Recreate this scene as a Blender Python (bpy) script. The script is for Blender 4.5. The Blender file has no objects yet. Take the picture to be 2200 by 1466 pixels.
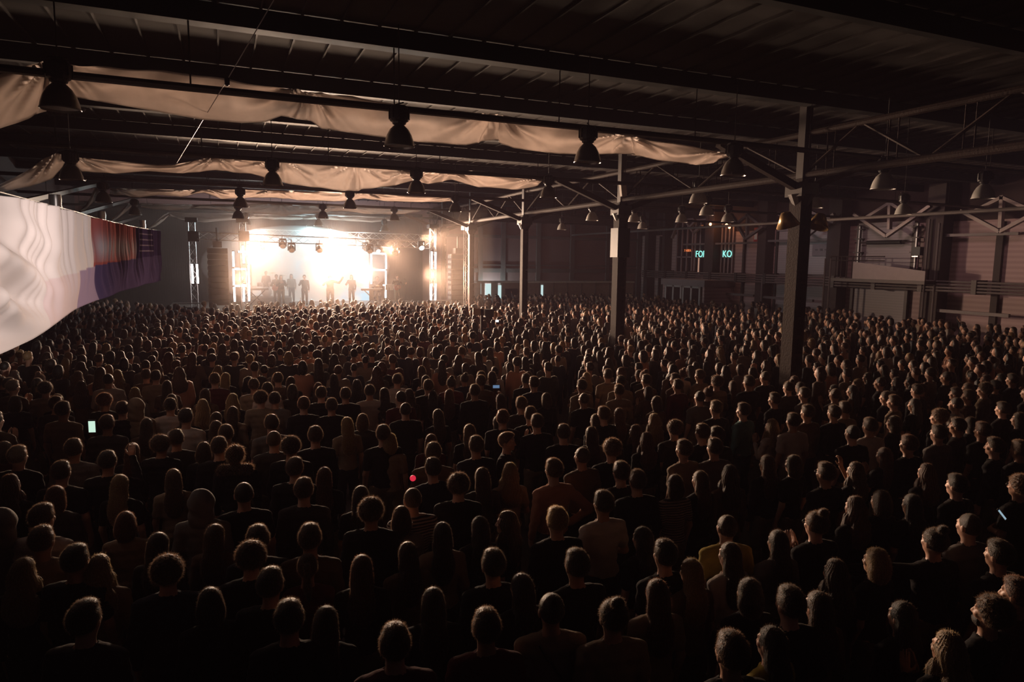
import bpy, math, random
import numpy as np
from mathutils import Vector, Matrix
C = bpy.context.scene.collection
S = bpy.context.scene
random.seed(7); rng = np.random.default_rng(7)

# ------------------------------------------------------------------ camera
F = 1467.0; CX, CY = 1100.0, 733.0
def pdir(px, py): return Vector(((px-CX)/F, -(py-CY)/F, -1.0))
Yc = pdir(470, 550).normalized()                       # hall axis as the camera sees it
Zc = pdir(1470, 563).normalized().cross(Yc).normalized()
Xc = Yc.cross(Zc).normalized()
CAM = Vector((0, 0, 4.1))
M3 = Matrix((Xc, Yc, Zc))                              # camera space -> world space
cam = bpy.data.cameras.new('camera'); co = bpy.data.objects.new('camera', cam); C.objects.link(co)
cam.sensor_width = 36.0; cam.lens = 36.0*F/2200.0; cam.clip_end = 300
co.matrix_world = Matrix.Translation(CAM) @ M3.to_4x4()
S.camera = co
def ray(px, py): return M3 @ pdir(px, py)
def P(px, py, X=None, Y=None, Z=None):
    d = ray(px, py)
    t = (X-CAM.x)/d.x if X is not None else (Y-CAM.y)/d.y if Y is not None else (Z-CAM.z)/d.z
    return CAM + d*t
M3i = M3.inverted()
def proj(p):
    c = M3i @ (Vector(p)-CAM)
    return (CX + F*c.x/-c.z, CY - F*c.y/-c.z, -c.z)

# ------------------------------------------------------------------ world, view, lights
w = bpy.data.worlds.new('world'); S.world = w; w.use_nodes = True
w.node_tree.nodes['Background'].inputs[0].default_value = (1.0, 0.72, 0.95, 1)
w.node_tree.nodes['Background'].inputs[1].default_value = 0.006
S.view_settings.view_transform = 'Standard'; S.view_settings.look = 'None'
S.view_settings.gamma = 1; S.view_settings.use_curve_mapping = False
S.view_settings.exposure = 0.0
S.cycles.volume_bounces = 0; S.cycles.max_bounces = 5; S.cycles.diffuse_bounces = 1
S.cycles.transparent_max_bounces = 6; S.cycles.sample_clamp_indirect = 3.0
S.cycles.volume_step_rate = 2.0; S.cycles.use_denoising = True; S.cycles.use_adaptive_sampling = True; S.cycles.adaptive_threshold = 0.02

def lamp(kind, loc, power, color, target=None, size=0.3, spot=None, blend=0.5, name='stage_light', sy=None):
    l = bpy.data.lights.new(name, kind); l.energy = power; l.color = color
    if kind == 'AREA':
        l.size = size
        if sy: l.shape = 'RECTANGLE'; l.size_y = sy
    else: l.shadow_soft_size = size
    if spot: l.spot_size = math.radians(spot); l.spot_blend = blend
    o = bpy.data.objects.new(name, l); C.objects.link(o); o.location = loc
    if target is not None:
        o.rotation_euler = (Vector(target)-Vector(loc)).to_track_quat('-Z', 'Y').to_euler()
    return o
WARM = (1.0, 0.67, 0.46); CYAN = (0.62, 0.93, 1.0); WHITE = (1.0, 0.93, 0.86)
# audience blinders on the stage rig, aimed out over the heads and up at the drapes
for lx, lz, tx, pw in ((1.6, 4.3, 1.5, 21000), (5.2, 4.5, 4, 24000), (8.6, 4.6, 11, 9000), (10.6, 5.2, 20, 9000)):
    lamp('SPOT', (lx, 38.4, lz), pw, WARM, (tx, 12, 4.2), 0.22, 50, 1.0)
lamp('SPOT', (6.4, 39.0, 4.4), 3500, CYAN, P(741, 385, Y=19.5), 0.15, 13, 1.0)
lamp('SPOT', (10.9, 38.4, 5.2), 9000, WARM, (27, 16, 2.0), 0.2, 60, 1.0)
# glow of the upright tube frames, at head height and a little above
for lx, ly, lz, pw, tx in ((.9, 38.2, 3.0, 7500, 7), (5.2, 39.4, 3.2, 9500, 8), (7.8, 41.0, 3.2, 5500, 10), (10.7, 37.4, 3.2, 8500, 16)):
    lamp('SPOT', (lx, ly, lz), pw, WARM, (tx, 20, 2.3), 0.3, 84, 1.0)
# wash over the performers and into the haze
for lx, pw, c in ((1.9, 380, WHITE), (5.0, 300, CYAN), (6.4, 480, CYAN), (8.0, 170, WHITE)):
    lamp('POINT', (lx, 41.8, 5.5), pw, c, None, 0.25)
lamp('POINT', (10.9, 37.9, 5.35), 130, (1.0, 0.72, 0.5), None, 0.15)
# unseen spots added to light the left cloth and the dock wall
lamp('SPOT', (5.5, -1.2, 4.6), 7600, (1.0, 0.86, 0.80), (-2.15, 8.8, 3.95), 0.15, 20, 1.0, 'cloth_fill')
lamp('SPOT', (5.0, -1.2, 4.6), 9500, (1.0, 0.86, 0.82), (-2.15, 12.6, 4.0), 0.15, 15, 1.0, 'cloth_fill')
lamp('SPOT', (24.0, 27.0, 6.6), 90, (0.75, 0.95, 1.0), P(1762, 535, X=31.0), 0.15, 26, 0.8, 'shutter_projector')
for wy_, pw in ((16.5, 120), (23.0, 150), (30.0, 150), (38.0, 90)):  # added fill spots without fixtures, brightening the dock wall
    lamp('SPOT', (26.0, wy_, 7.3), pw, (1.0, 0.62, 0.62), (31, wy_+.5, 4.6), 0.4, 100, 1.0, 'wall_fill')

# ------------------------------------------------------------------ materials
MATS = {}
def mat(name, col, rough=0.6, metal=0.0, spec=0.5, var=0.12, scale=6.0, sheen=0.0, bump=0.0, bscale=40, stretch=None, translucent=0.0):
    if name in MATS: return MATS[name]
    m = bpy.data.materials.new(name); m.use_nodes = True; nt = m.node_tree; N = nt.nodes; L = nt.links
    b = N['Principled BSDF']; b.inputs['Roughness'].default_value = rough; b.inputs['Metallic'].default_value = metal
    b.inputs['Specular IOR Level'].default_value = spec
    if sheen:
        b.inputs['Sheen Weight'].default_value = sheen; b.inputs['Sheen Roughness'].default_value = 0.25
        b.inputs['Sheen Tint'].default_value = (1, .85, .7, 1)
    tc = N.new('ShaderNodeTexCoord'); no = N.new('ShaderNodeTexNoise'); no.inputs['Scale'].default_value = scale; no.inputs['Detail'].default_value = 3
    L.new(tc.outputs['Object'], no.inputs['Vector'])
    mx = N.new('ShaderNodeMixRGB'); mx.inputs[1].default_value = (*[c*(1-var) for c in col], 1); mx.inputs[2].default_value = (*[min(1, c*(1+var)) for c in col], 1)
    L.new(no.outputs['Fac'], mx.inputs[0]); L.new(mx.outputs[0], b.inputs['Base Color'])
    if bump:
        n2 = N.new('ShaderNodeTexNoise'); n2.inputs['Scale'].default_value = bscale; n2.inputs['Detail'].default_value = 4
        if stretch:
            mp = N.new('ShaderNodeMapping'); mp.inputs['Scale'].default_value = stretch
            L.new(tc.outputs['Object'], mp.inputs[0]); L.new(mp.outputs[0], n2.inputs['Vector'])
        else: L.new(tc.outputs['Object'], n2.inputs['Vector'])
        bp = N.new('ShaderNodeBump'); bp.inputs['Strength'].default_value = bump; bp.inputs['Distance'].default_value = 0.02
        L.new(n2.outputs['Fac'], bp.inputs['Height']); L.new(bp.outputs[0], b.inputs['Normal'])
    if translucent:
        tr = N.new('ShaderNodeBsdfTranslucent'); L.new(mx.outputs[0], tr.inputs['Color'])
        ms = N.new('ShaderNodeMixShader'); ms.inputs[0].default_value = translucent
        L.new(b.outputs[0], ms.inputs[1]); L.new(tr.outputs[0], ms.inputs[2]); L.new(ms.outputs[0], N['Material Output'].inputs[0])
    MATS[name] = m; return m
def emat(name, col, s):
    if name in MATS: return MATS[name]
    m = bpy.data.materials.new(name); m.use_nodes = True
    b = m.node_tree.nodes['Principled BSDF']; b.inputs['Base Color'].default_value = (.05, .05, .05, 1)
    b.inputs['Emission Color'].default_value = (*col, 1); b.inputs['Emission Strength'].default_value = s
    MATS[name] = m; return m
def striped(name, c1, c2, scale, axis=2, hard=True, rough=0.7, lo=0.45, hi=0.55):
    m = mat(name, c1, rough); nt = m.node_tree; N = nt.nodes; L = nt.links
    tc = N.new('ShaderNodeTexCoord'); wv = N.new('ShaderNodeTexWave'); wv.wave_type = 'BANDS'; wv.bands_direction = 'XYZ'[axis]
    wv.inputs['Scale'].default_value = scale; L.new(tc.outputs['Object'], wv.inputs['Vector'])
    cr = N.new('ShaderNodeValToRGB'); cr.color_ramp.elements[0].position = lo; cr.color_ramp.elements[1].position = hi
    cr.color_ramp.elements[0].color = (*c1, 1); cr.color_ramp.elements[1].color = (*c2, 1)
    L.new(wv.outputs['Fac'], cr.inputs[0]); L.new(cr.outputs[0], N['Principled BSDF'].inputs['Base Color'])
    return m
STEEL = mat('painted_steel', (.04, .022, .017), .75, 0, .15, bump=.3, bscale=25)
DSTEEL = mat('dark_steel', (.05, .036, .032), .5, .3)
ALU = mat('aluminium', (.62, .60, .58), .35, .85)
BLACK = mat('black_plastic', (.018, .016, .016), .5)
CLOTH = mat('drape_cloth', (.66, .585, .545), .75, translucent=.72, bump=.6, bscale=2.2, stretch=(3, 1, 1), sheen=.2)
LAMPM = mat('lamp_enamel', (.20, .18, .16), .32, .5)
LAMPW = mat('pale_lamp_enamel', (.62, .58, .54), .4)
GLASSY = mat('lamp_lens', (.75, .68, .6), .15)
WOODD = mat('dark_wood', (.08, .05, .035), .5)

# ------------------------------------------------------------------ mesh helpers
class MB:
    def __init__(s): s.v = []; s.f = []
    def add(s, vs, fs):
        n = len(s.v); s.v += [tuple(v) for v in vs]; s.f += [tuple(i+n for i in f) for f in fs]; return s
    def box(s, c, d, R=None):
        c = Vector(c); h = Vector(d)/2
        vs = [Vector((x*h.x, y*h.y, z*h.z)) for x in (-1, 1) for y in (-1, 1) for z in (-1, 1)]
        if R is not None: vs = [R @ v for v in vs]
        return s.add([v+c for v in vs], [(0,1,3,2),(4,6,7,5),(0,4,5,1),(2,3,7,6),(0,2,6,4),(1,5,7,3)])
    def bar(s, a, b, wx, wy=None):
        a, b = Vector(a), Vector(b); d = b-a
        if d.length < 1e-6: return s
        return s.box((a+b)/2, (wx, wy or wx, d.length), d.to_track_quat('Z', 'Y').to_matrix())
    def tube(s, a, b, r, n=8, r2=None, caps=True):
        a, b = Vector(a), Vector(b); d = b-a; R = d.to_track_quat('Z', 'Y').to_matrix(); r2 = r if r2 is None else r2
        ring = [R @ Vector((math.cos(2*math.pi*i/n), math.sin(2*math.pi*i/n), 0)) for i in range(n)]
        vs = [a+q*r for q in ring]+[b+q*r2 for q in ring]
        fs = [(i, (i+1) % n, n+(i+1) % n, n+i) for i in range(n)]
        if caps: fs += [tuple(range(n-1, -1, -1)), tuple(range(n, 2*n))]
        return s.add(vs, fs)
    def path(s, pts, r, n=8):
        for a, b in zip(pts[:-1], pts[1:]): s.tube(a, b, r, n)
        return s
    def lathe(s, prof, c=(0, 0, 0), n=24, R=None):
        c = Vector(c); vs = []
        for r, z in prof:
            for i in range(n):
                a = 2*math.pi*i/n; q = Vector((r*math.cos(a), r*math.sin(a), z))
                vs.append((R @ q if R is not None else q)+c)
        fs = [(j*n+i, j*n+(i+1) % n, (j+1)*n+(i+1) % n, (j+1)*n+i) for j in range(len(prof)-1) for i in range(n)]
        return s.add(vs, fs)
    def obj(s, name, m, parent=None, smooth=False, label=None):
        me = bpy.data.meshes.new(name)
        off = parent_world(parent) if parent is not None else Vector((0, 0, 0))
        me.from_pydata([(v[0]-off.x, v[1]-off.y, v[2]-off.z) for v in s.v], [], s.f); me.update()
        if smooth: me.polygons.foreach_set('use_smooth', [True]*len(me.polygons))
        me.materials.append(m); o = bpy.data.objects.new(name, me); C.objects.link(o)
        if parent is not None: o.parent = parent
        if label: o['label'] = label
        return o
def parent_world(p):
    v = Vector((0, 0, 0))
    while p is not None: v += p.location; p = p.parent
    return v
def thing(name, label, cat, loc=(0, 0, 0), group=None, rz=0.0):
    o = bpy.data.objects.new(name, None); C.objects.link(o); o.location = loc; o.rotation_euler = (0, 0, rz)
    o.empty_display_size = .2; o['label'] = label; o['category'] = cat
    if group: o['group'] = group
    return o
def tag(o, label, cat, group=None, kind=None):
    o['label'] = label; o['category'] = cat
    if group: o['group'] = group
    if kind: o['kind'] = kind
    return o
def struct(o, label=None):
    o['kind'] = 'structure'
    if label: o['label'] = label; o['category'] = o.name.split('_')[0].split('.')[0]
    return o
def dup(root, loc=None, rz=None, label=None, group=None):
    def cp(o, par):
        c = o.copy(); C.objects.link(c)
        if par is not None: c.parent = par
        for ch in list(o.children): cp(ch, c)
        return c
    r = cp(root, None)
    if loc is not None: r.location = loc
    if rz is not None: r.rotation_euler = (0, 0, rz)
    if label: r['label'] = label
    if group: r['group'] = group
    return r
def truss(mb, a, b, wd=.29, step=.42, r=.024, rd=.011, upv=(0, 0, 1)):
    a, b = Vector(a), Vector(b); d = (b-a); L_ = d.length; d.normalize()
    s1 = d.cross(Vector(upv)).normalized() if abs(d.dot(Vector(upv))) < .95 else Vector((1, 0, 0)); s2 = d.cross(s1).normalized()
    cs = [s1*i*wd/2+s2*j*wd/2 for i, j in ((-1, -1), (1, -1), (1, 1), (-1, 1))]
    for c in cs: mb.tube(a+c, b+c, r, 6)
    n = max(1, int(L_/step))
    for k in range(n):
        p0 = a+d*L_*k/n; p1 = a+d*L_*(k+1)/n
        for q in range(4):
            c0, c1 = cs[q], cs[(q+1) % 4]
            if k % 2: c0, c1 = c1, c0
            mb.tube(p0+c0, p1+c1, rd, 4, caps=False)
    for p in (a, b):
        for q in range(4): mb.tube(p+cs[q], p+cs[(q+1) % 4], r*.8, 5)
    return mb

# ------------------------------------------------------------------ the shell
XR, YB, XL, ZC = 31.0, 46.5, -7.5, 7.9
flm = mat('concrete_floor', (.10, .085, .08), .6, bump=.2, bscale=4)
struct(MB().box(((XR+XL)/2, 24, -.1), (XR-XL+.6, 52, .2)).obj('floor', flm))
# ceiling: deck with folded seams, ribs across
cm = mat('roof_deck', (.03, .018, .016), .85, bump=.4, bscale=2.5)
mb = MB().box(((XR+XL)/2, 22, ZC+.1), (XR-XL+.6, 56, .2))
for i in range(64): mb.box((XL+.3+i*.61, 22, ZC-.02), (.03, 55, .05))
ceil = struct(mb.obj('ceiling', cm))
# back wall (behind stage and right of it)
bw = mat('back_wall_panels', (.25, .14, .135), .7)
struct(MB().box(((XR+XL)/2, YB+.15, 3.9), (XR-XL+.6, .3, 8.2)).obj('wall_back', bw))
struct(MB().box((XL-.15, 24, 3.9), (.3, 52, 8.2)).obj('wall_left', mat('left_wall_plaster', (.07, .045, .042), .8)))
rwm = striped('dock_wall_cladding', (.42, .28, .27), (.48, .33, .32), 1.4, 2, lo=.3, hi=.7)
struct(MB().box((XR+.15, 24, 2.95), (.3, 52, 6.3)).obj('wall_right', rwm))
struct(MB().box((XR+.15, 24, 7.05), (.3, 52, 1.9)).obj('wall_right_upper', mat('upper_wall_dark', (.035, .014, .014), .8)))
def wy(px, py=560, X=XR): return P(px, py, X=X).y
def wz(px, py, X=XR): return P(px, py, X=X).z
# rails and posts of the back wall
rail = mat('wall_rail', (.14, .105, .10), .6)
zt, zm, zl = P(1200, 512, Y=YB).z, P(1200, 571, Y=YB).z, P(1200, 582, Y=YB).z
mb = MB()
for z, h in ((zt, .22), (zm, .07), (zl, .3)): mb.box((22.3, YB-.06, z), (XR-13.5, .12, h))
struct(mb.obj('trim_1', rail))
mb = MB()
for px in (1081, 1156.5, 1229, 1305.5, 1372, 1032):
    mb.box((P(px, 560, Y=YB-.1).x, YB-.09, 3.9), (.34, .14, 7.9))
struct(mb.obj('trim_2', rail))
struct(MB().box((22.3, YB-.5, P(1200, 480, Y=YB).z+.3), (XR-13.5, .8, .75)).obj('trim_3', DSTEEL))

# right wall: pilasters
pilm = mat('pilaster_concrete', (.055, .036, .034), .75)
for i, (a, b) in enumerate(((1400, 1408), (1438, 1443), (1530, 1549), (1644, 1662), (1794, 1822), (2005, 2042))):
    y0, y1 = wy(a), wy(b)
    o = MB().box((XR-.35, (y0+y1)/2, 3.9), (.7, abs(y1-y0), 7.8)).obj('trim_%d' % (4+i), pilm); struct(o)
# thin mullion posts between pilasters
mb = MB()
for px in (1420, 1600, 1720, 2148): mb.box((XR-.08, wy(px), 3.0), (.16, .28 if px > 2000 else .14, 6))
struct(mb.obj('trim_10', pilm))
# roller shutter doors (two dock doors)
shut = striped('shutter_slats', (.50, .44, .44), (.40, .35, .35), 2.4, 2, lo=.02, hi=.12)
def shutter(n, pa, pb, z0, z1, m=shut):
    ya, yb = wy(pa), wy(pb)
    fr = struct(MB().box((XR-.06, (ya+yb)/2, (z0+z1)/2), (.12, abs(yb-ya), z1-z0)).obj('door_%d' % n, m))
    g = MB()
    for y in (ya, yb): g.box((XR-.1, y, (z0+z1)/2), (.2, .16, z1-z0+.2))
    g.obj('door_guide', DSTEEL, fr)
    MB().box((XR-.1, (ya+yb)/2, z1+.1), (.22, abs(yb-ya), .22)).obj('roller_box', mat('roller_box', (.3, .26, .26), .6), fr)
    return fr
shutter(1, 1672, 1788, 0, 2.95); shutter(2, 1672, 1788, 3.5, 6.0)
shutter(3, 1840, 1958, 0, 2.85); shutter(4, 1846, 1965, 3.5, 6.0)
# door tracks of the tall dock door with bright edge strips
for px, lab in ((1852, 'left'), (1975, 'right')):
    y = wy(px); t = thing('door_track', 'upright steel lift track at the %s edge of the tall dock door above the balcony' % ('stage-side' if px < 1900 else 'camera-side'), 'track', (XR-.35, y, 3.3))
    MB().box((XR-.35, y, 4.7), (.14, .14, 2.8)).obj('rail', DSTEEL, t)
    MB().box((XR-.43, y-.08, 4.7), (.03, .06, 2.7)).obj('edge_strip', mat('bright_strip', (.9, .88, .84), .3), t)
    m = MB()
    for z in (3.9, 4.7, 5.4, 5.9): m.box((XR-.3, y, z), (.3, .42, .05))
    m.obj('bracket', DSTEEL, t)
t = thing('door_shaft', 'dark counterweight shaft across the tall dock door', 'shaft', (XR-.4, wy(1910), 5.15))
MB().tube((XR-.4, wy(1846), 5.2), (XR-.4, wy(1975), 5.2), .03).obj('axle', DSTEEL, t)
MB().tube((XR-.4, wy(1872), 5.2), (XR-.4, wy(1945), 5.2), .1, 12).obj('spring_drum', BLACK, t)
t = thing('drive_motor', 'small boxy door motor beside the bright track of the dock door', 'motor', (XR-.4, wy(1984), 4.75))
MB().box((XR-.4, wy(1984), 4.75), (.35, .4, .4)).obj('housing', BLACK, t); MB().box((XR-.6, wy(1984), 4.5), (.06, .3, .05)).obj('mounting_plate', ALU, t)
# grey sign plate on the middle upper shutter
t = thing('sign_plate', 'grey rectangular sign plate on the pale upper shutter', 'sign', (XR-.16, wy(1768), 4.85))
za, zb = wz(1768, 550), wz(1768, 524)
MB().box((XR-.17, (wy(1749)+wy(1786))/2, (za+zb)/2), (.04, abs(wy(1749)-wy(1786)), zb-za)).obj('plate', mat('grey_sign', (.22, .18, .19), .6), t)
m = MB()
for k in range(6): m.box((XR-.2, wy(1758)-k*.33, (za+zb)/2), (.02, .16, .07 + .05*(k % 2)))
m.obj('lettering', mat('sign_text', (.12, .1, .1), .6), t)
t = thing('fire_sign', 'small red and white fire sign high on the wall left of the near dark pier', 'sign', (XR-.1, wy(1626), 5.2))
MB().box((XR-.05, wy(1626), wz(1626, 505)), (.04, .62, .9)).obj('plate', mat('sign_red', (.55, .06, .05), .5), t)
MB().box((XR-.08, wy(1626)+.12, wz(1626, 508)), (.03, .25, .4)).obj('symbol', mat('sign_white', (.8, .78, .75), .5), t)
# cable tray with four pipes along the wall
mt = mat('tray_metal', (.17, .14, .135), .55, .2)
mb = MB()
t = thing('pipe_run', 'bundle of grey conduits running along the dock wall at door-head height', 'pipes', (XR-.8, 25, 3.1))
for k in range(4): MB().tube((XR-.8, 10, 2.95+k*.14), (XR-.8, 45, 2.95+k*.14), .05, 8).obj('pipe', mt, t)
for k in range(14): MB().box((XR-.5, 12+k*2.5, 3.16), (.75, .22, .62)).obj('hanger', DSTEEL, t)
o = MB().tube((24.5, 8, 6.0), (24.5, 46, 6.0), .07, 10).obj('overhead_pipe', mt); tag(o, 'long thin overhead pipe crossing in front of the dock wall lattices', 'pipe')
for (a, b, py, lab) in ((1480, 1640, 524, 'glazed bay and red sign panel'), (1650, 1790, 517, 'grey sign shutter'), (2020, 2200, 505, 'bay nearest the camera')):
    z = wz((a+b)/2, py); o = MB().bar((XR-.5, wy(a), z), (XR-.5, wy(b), z), .12, .12).obj('wall_rail', mt); tag(o, 'thin pale horizontal rail high across the %s' % lab, 'rail', 'high rails on the dock wall')
for (a, b, py, lab) in ((1535, 1640, 632, 'the dark glazed bay'), (1648, 1770, 642, 'the ribbed lower shutter'), (2008, 2200, 672, 'the bay nearest the camera')):
    z = wz((a+b)/2, py); o = MB().bar((XR-.6, wy(a), z), (XR-.6, wy(b), z), .14, .14).obj('guard_rail', mt); tag(o, 'low grey guard rail in front of %s' % lab, 'rail', 'low guard rails on the dock wall')
# vertical conduits
for px, z1, lab in ((1990, 6.2, 'left side of the widest dark pier'), (2012, 6.0, 'right side of the widest dark pier'), (1640, 3.2, 'dark pier right of the red sign')):
    o = MB().tube((XR-.85, wy(px, X=XR-.85), 0), (XR-.85, wy(px, X=XR-.85), z1), .05, 8).obj('downpipe', mt); tag(o, 'upright pale pipe down the %s' % lab, 'pipe', 'wall downpipes')
# zig-zag lattices in front of the wall
ltm = mat('lattice_steel', (.22, .17, .16), .45, .3)
lat = [('nearest lattice at the right edge', [((2065,453),(2149,498)),((2149,498),(2230,455)),((2091,456),(2154,424)),((2154,424),(2230,458)),((2154,420),(2150,490))]),
       ('lattice in front of the tall dock door', [((1836,460),(1905,508)),((1905,508),(2000,442)),((1860,469),(1913,436)),((1913,436),(1953,460)),((1913,432),(1911,493))]),
       ('lattice behind the near column', [((1735,507),(1793,460)),((1738,453),(1793,478)),((1672,458),(1715,492)),((1715,492),(1737,507))]),
       ('lattice above the red sign', [((1571,460),(1602,513)),((1602,513),(1640,487)),((1578,485),(1607,462)),((1607,462),(1636,485)),((1607,456),(1605,508))]),
       ('small far lattice over the glazed bay', [((1476,478),(1491,500)),((1491,500),(1509,485)),((1484,487),(1496,474)),((1444,512),(1456,482))])]
for lab, segs in lat:
    m = MB()
    for a, b in segs: m.bar(P(*a, X=XR-1.1), P(*b, X=XR-1.1), .2, .14)
    tag(m.obj('lattice_brace', ltm), 'zig-zag steel brace, ' + lab, 'brace', 'braces along the dock wall')
# balcony
t = thing('balcony', 'small steel balcony with sloping solid side and tube railing under the tall dock door', 'balcony', (XR-1, wy(1880), 3.0))
ya, yb, yc = wy(1785, X=XR-1.6), wy(1832, X=XR-1.6), wy(1990, X=XR-1.6)
zf, ztop, zs = wz(1785, 597, XR-1.6), wz(1800, 562, XR-1.6), wz(1990, 583, XR-1.6)
MB().box((XR-.8, (ya+yc)/2, zf-.08), (1.6, abs(yc-ya), .16)).obj('deck', DSTEEL, t)
m = MB(); pts = [(yb, zf), (yc, zf), (yc, zs), (yb, ztop)]
m.add([(XR-1.6, y, z) for y, z in pts]+[(XR-1.54, y, z) for y, z in pts], [(0,1,2,3),(7,6,5,4),(0,4,5,1),(1,5,6,2),(2,6,7,3),(3,7,4,0)])
m.obj('side_panel', mat('balcony_panel', (.34, .27, .26), .6), t)
m = MB()
for k in range(5): y = ya+(yb-ya)*k/4; m.tube((XR-1.6, y, zf), (XR-1.6, y, ztop+.25), .03, 6)
for z in (ztop+.25, ztop+.05): m.tube((XR-1.6, ya, z), (XR-1.6, yb-1.8, z), .03, 6)
m.obj('railing', DSTEEL, t)
m = MB()
for dy in (0, .35): m.tube((XR-1.6, ya+dy, 0), (XR-1.6, ya+dy, zf+1), .045, 6)
m.obj('support_leg', mt, t)
# glazed bay with city lights outside
gm = bpy.data.materials.new('night_glass'); gm.use_nodes = True
b = gm.node_tree.nodes['Principled BSDF']; b.inputs['Base Color'].default_value = (.03, .02, .022, 1); b.inputs['Roughness'].default_value = .12
mb_fr = mat('window_frame_steel', (.30, .22, .22), .5)
for n, (a, b_, y0, y1) in enumerate(((1456, 1489, 472, 592), (1495, 1528, 472, 592), (1552, 1576, 472, 592), (1537, 1570, 606, 665))):
    ya, yb = wy(a), wy(b_); zlo, zhi = wz((a+b_)/2, y1), wz((a+b_)/2, y0)
    wn = struct(MB().box((XR-.04, (ya+yb)/2, (zlo+zhi)/2), (.06, abs(yb-ya), zhi-zlo)).obj('window_%d' % (n+1), gm))
    m = MB()
    for k in range(4): m.box((XR-.1, ya+(yb-ya)*k/3, (zlo+zhi)/2), (.08, .12, zhi-zlo))
    for q in (0, .33, 1): m.box((XR-.1, (ya+yb)/2, zlo+(zhi-zlo)*q), (.08, abs(yb-ya), .1))
    m.obj('window_frame', mb_fr, wn)
def text(name, s, loc, size, m, rot, label, cat, align='CENTER'):
    cu = bpy.data.curves.new(name, 'FONT'); cu.body = s; cu.size = size; cu.align_x = align; cu.extrude = .01; cu.materials.append(m)
    tmp = bpy.data.objects.new(name, cu); C.objects.link(tmp)
    bpy.context.view_layer.update()
    me = bpy.data.meshes.new_from_object(tmp.evaluated_get(bpy.context.evaluated_depsgraph_get())); bpy.data.objects.remove(tmp)
    me.materials.clear(); me.materials.append(m)
    o = bpy.data.objects.new(name, me); C.objects.link(o); o.location = loc; o.rotation_euler = rot
    return tag(o, label, cat) if label else o
WROT = (math.pi/2, 0, -math.pi/2)
led = emat('led_cyan', (.25, .75, .65), 1.6); ledo = emat('led_orange', (1, .25, .08), .8)
text('led_sign', 'FOR', (XR-.2, wy(1498.5), wz(1512, 552.5)), .62, led, WROT, 'cyan lettering FOR glowing in the left tall window', 'sign', 'LEFT')
text('led_sign', 'KO', (XR-.2, wy(1556.5), wz(1566, 552.5)), .62, led, WROT, 'cyan lettering KO glowing in the right window', 'sign', 'LEFT')
text('led_ticker', '7 ABEA', (XR-.2, wy(1474), wz(1482, 541)), .24, ledo, WROT, 'small orange lettering in the left window beside the cyan letters', 'sign', 'LEFT')
o = MB().box((XR-.16, wy(1505), wz(1505, 570)), (.03, .09, 1.0)).obj('lit_pole', emat('pole_glow', (1, .55, .38), .45)); tag(o, 'pinkish lit pole seen in the left window under the cyan letters', 'pole')
for i, (px, py, r) in enumerate(((1529, 482, .16), (1561, 484, .10), (1567, 489, .08), (1577, 476, .10))):
    t = thing('filament_lamp', ['large round', 'upper left small', 'lowest small', 'rightmost small'][i]+' amber bulb glowing high at the dark glazed bay', 'lamp', P(px, py, X=XR-.6), 'amber bulbs by the glazed bay')
    c = P(px, py, X=XR-.6)
    MB().lathe([(r*math.sin(math.pi*k/8)+.001, -r*math.cos(math.pi*k/8)) for k in range(9)], c, 12).obj('bulb', emat('amber_bulb', (1, .42, .14), 9), t, True)
    MB().tube(c+Vector((0, 0, r)), c+Vector((0, 0, r+.15)), .04).obj('socket', BLACK, t)
lamp('POINT', P(1529, 482, X=XR-1.2), 22, (1, .4, .15), None, .1, name='amber_bulb_light')
# entrance vestibule
t = thing('entrance_vestibule', 'entrance porch with white framed glass double doors under a grey canopy', 'entrance', (XR-1.5, wy(1475, X=XR-2.4), 0))
Xv = XR-2.4; ya, yb = wy(1430, X=Xv), wy(1512, X=Xv); zc = wz(1470, 609, Xv)
MB().box((XR-1.2, (ya+yb)/2, zc+.05), (2.6, abs(yb-ya)+.6, .42)).obj('canopy', mat('canopy_grey', (.30, .24, .24), .6), t)
MB().box((XR-1.2, ya+.1, zc/2), (2.4, .2, zc)).obj('side_wall', rwm, t); MB().box((XR-1.2, yb-.1, zc/2), (2.4, .2, zc)).obj('side_wall', rwm, t)
for k in range(2):
    y0 = ya+(yb-ya)*(.04+.48*k); y1 = y0+(yb-ya)*.42
    m = MB(); 
    for q in (0, .5, 1): m.box((Xv, y0+(y1-y0)*q, zc/2), (.08, .16, zc))
    for z in (.05, zc-.2): m.box((Xv, (y0+y1)/2, z), (.08, abs(y1-y0), .16))
    dr = m.obj('door_frame', mat('white_frame', (.62, .54, .52), .5), t)
    MB().box((Xv+.02, (y0+y1)/2, zc/2), (.03, abs(y1-y0), zc-.1)).obj('glass', gm, dr)
    MB().box((Xv+.04, y0+(y1-y0)*.8, 1.6), (.02, .5, .8)).obj('green_notice', emat('green_notice', (.12, .25, .03), .35), dr)

# white booths in the far right corner
bm_ = mat('booth_panels', (.42, .33, .29), .7); bw_ = mat('booth_white', (.86, .84, .80), .6); bc = emat('lit_panel_cyan', (.62, .85, .85), .9)
t = thing('partition_booth', 'low row of white exhibition partitions in front of the back wall', 'booth', (P(1180, 640, Y=44).x, 44, 0))
x0, x1 = P(1022, 610, Y=44).x, P(1360, 610, Y=44).x; zb = P(1100, 608, Y=44).z
MB().box(((P(1075, 610, Y=44).x+x1)/2, 44, zb/2), (x1-P(1075, 610, Y=44).x, .12, zb)).obj('partition', bm_, t)
MB().box(((x0+x1)/2, 44.6, zb+.05), (x1-x0, 1.6, .1)).obj('roof_panel', bw_, t)
for px, wd_ in ((1025, .5), (1062, .5), (1037, .25)): MB().box((P(px, 610, Y=43.9).x, 43.9, zb/2), (wd_, .12, zb)).obj('white_post', bw_, t)
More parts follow.
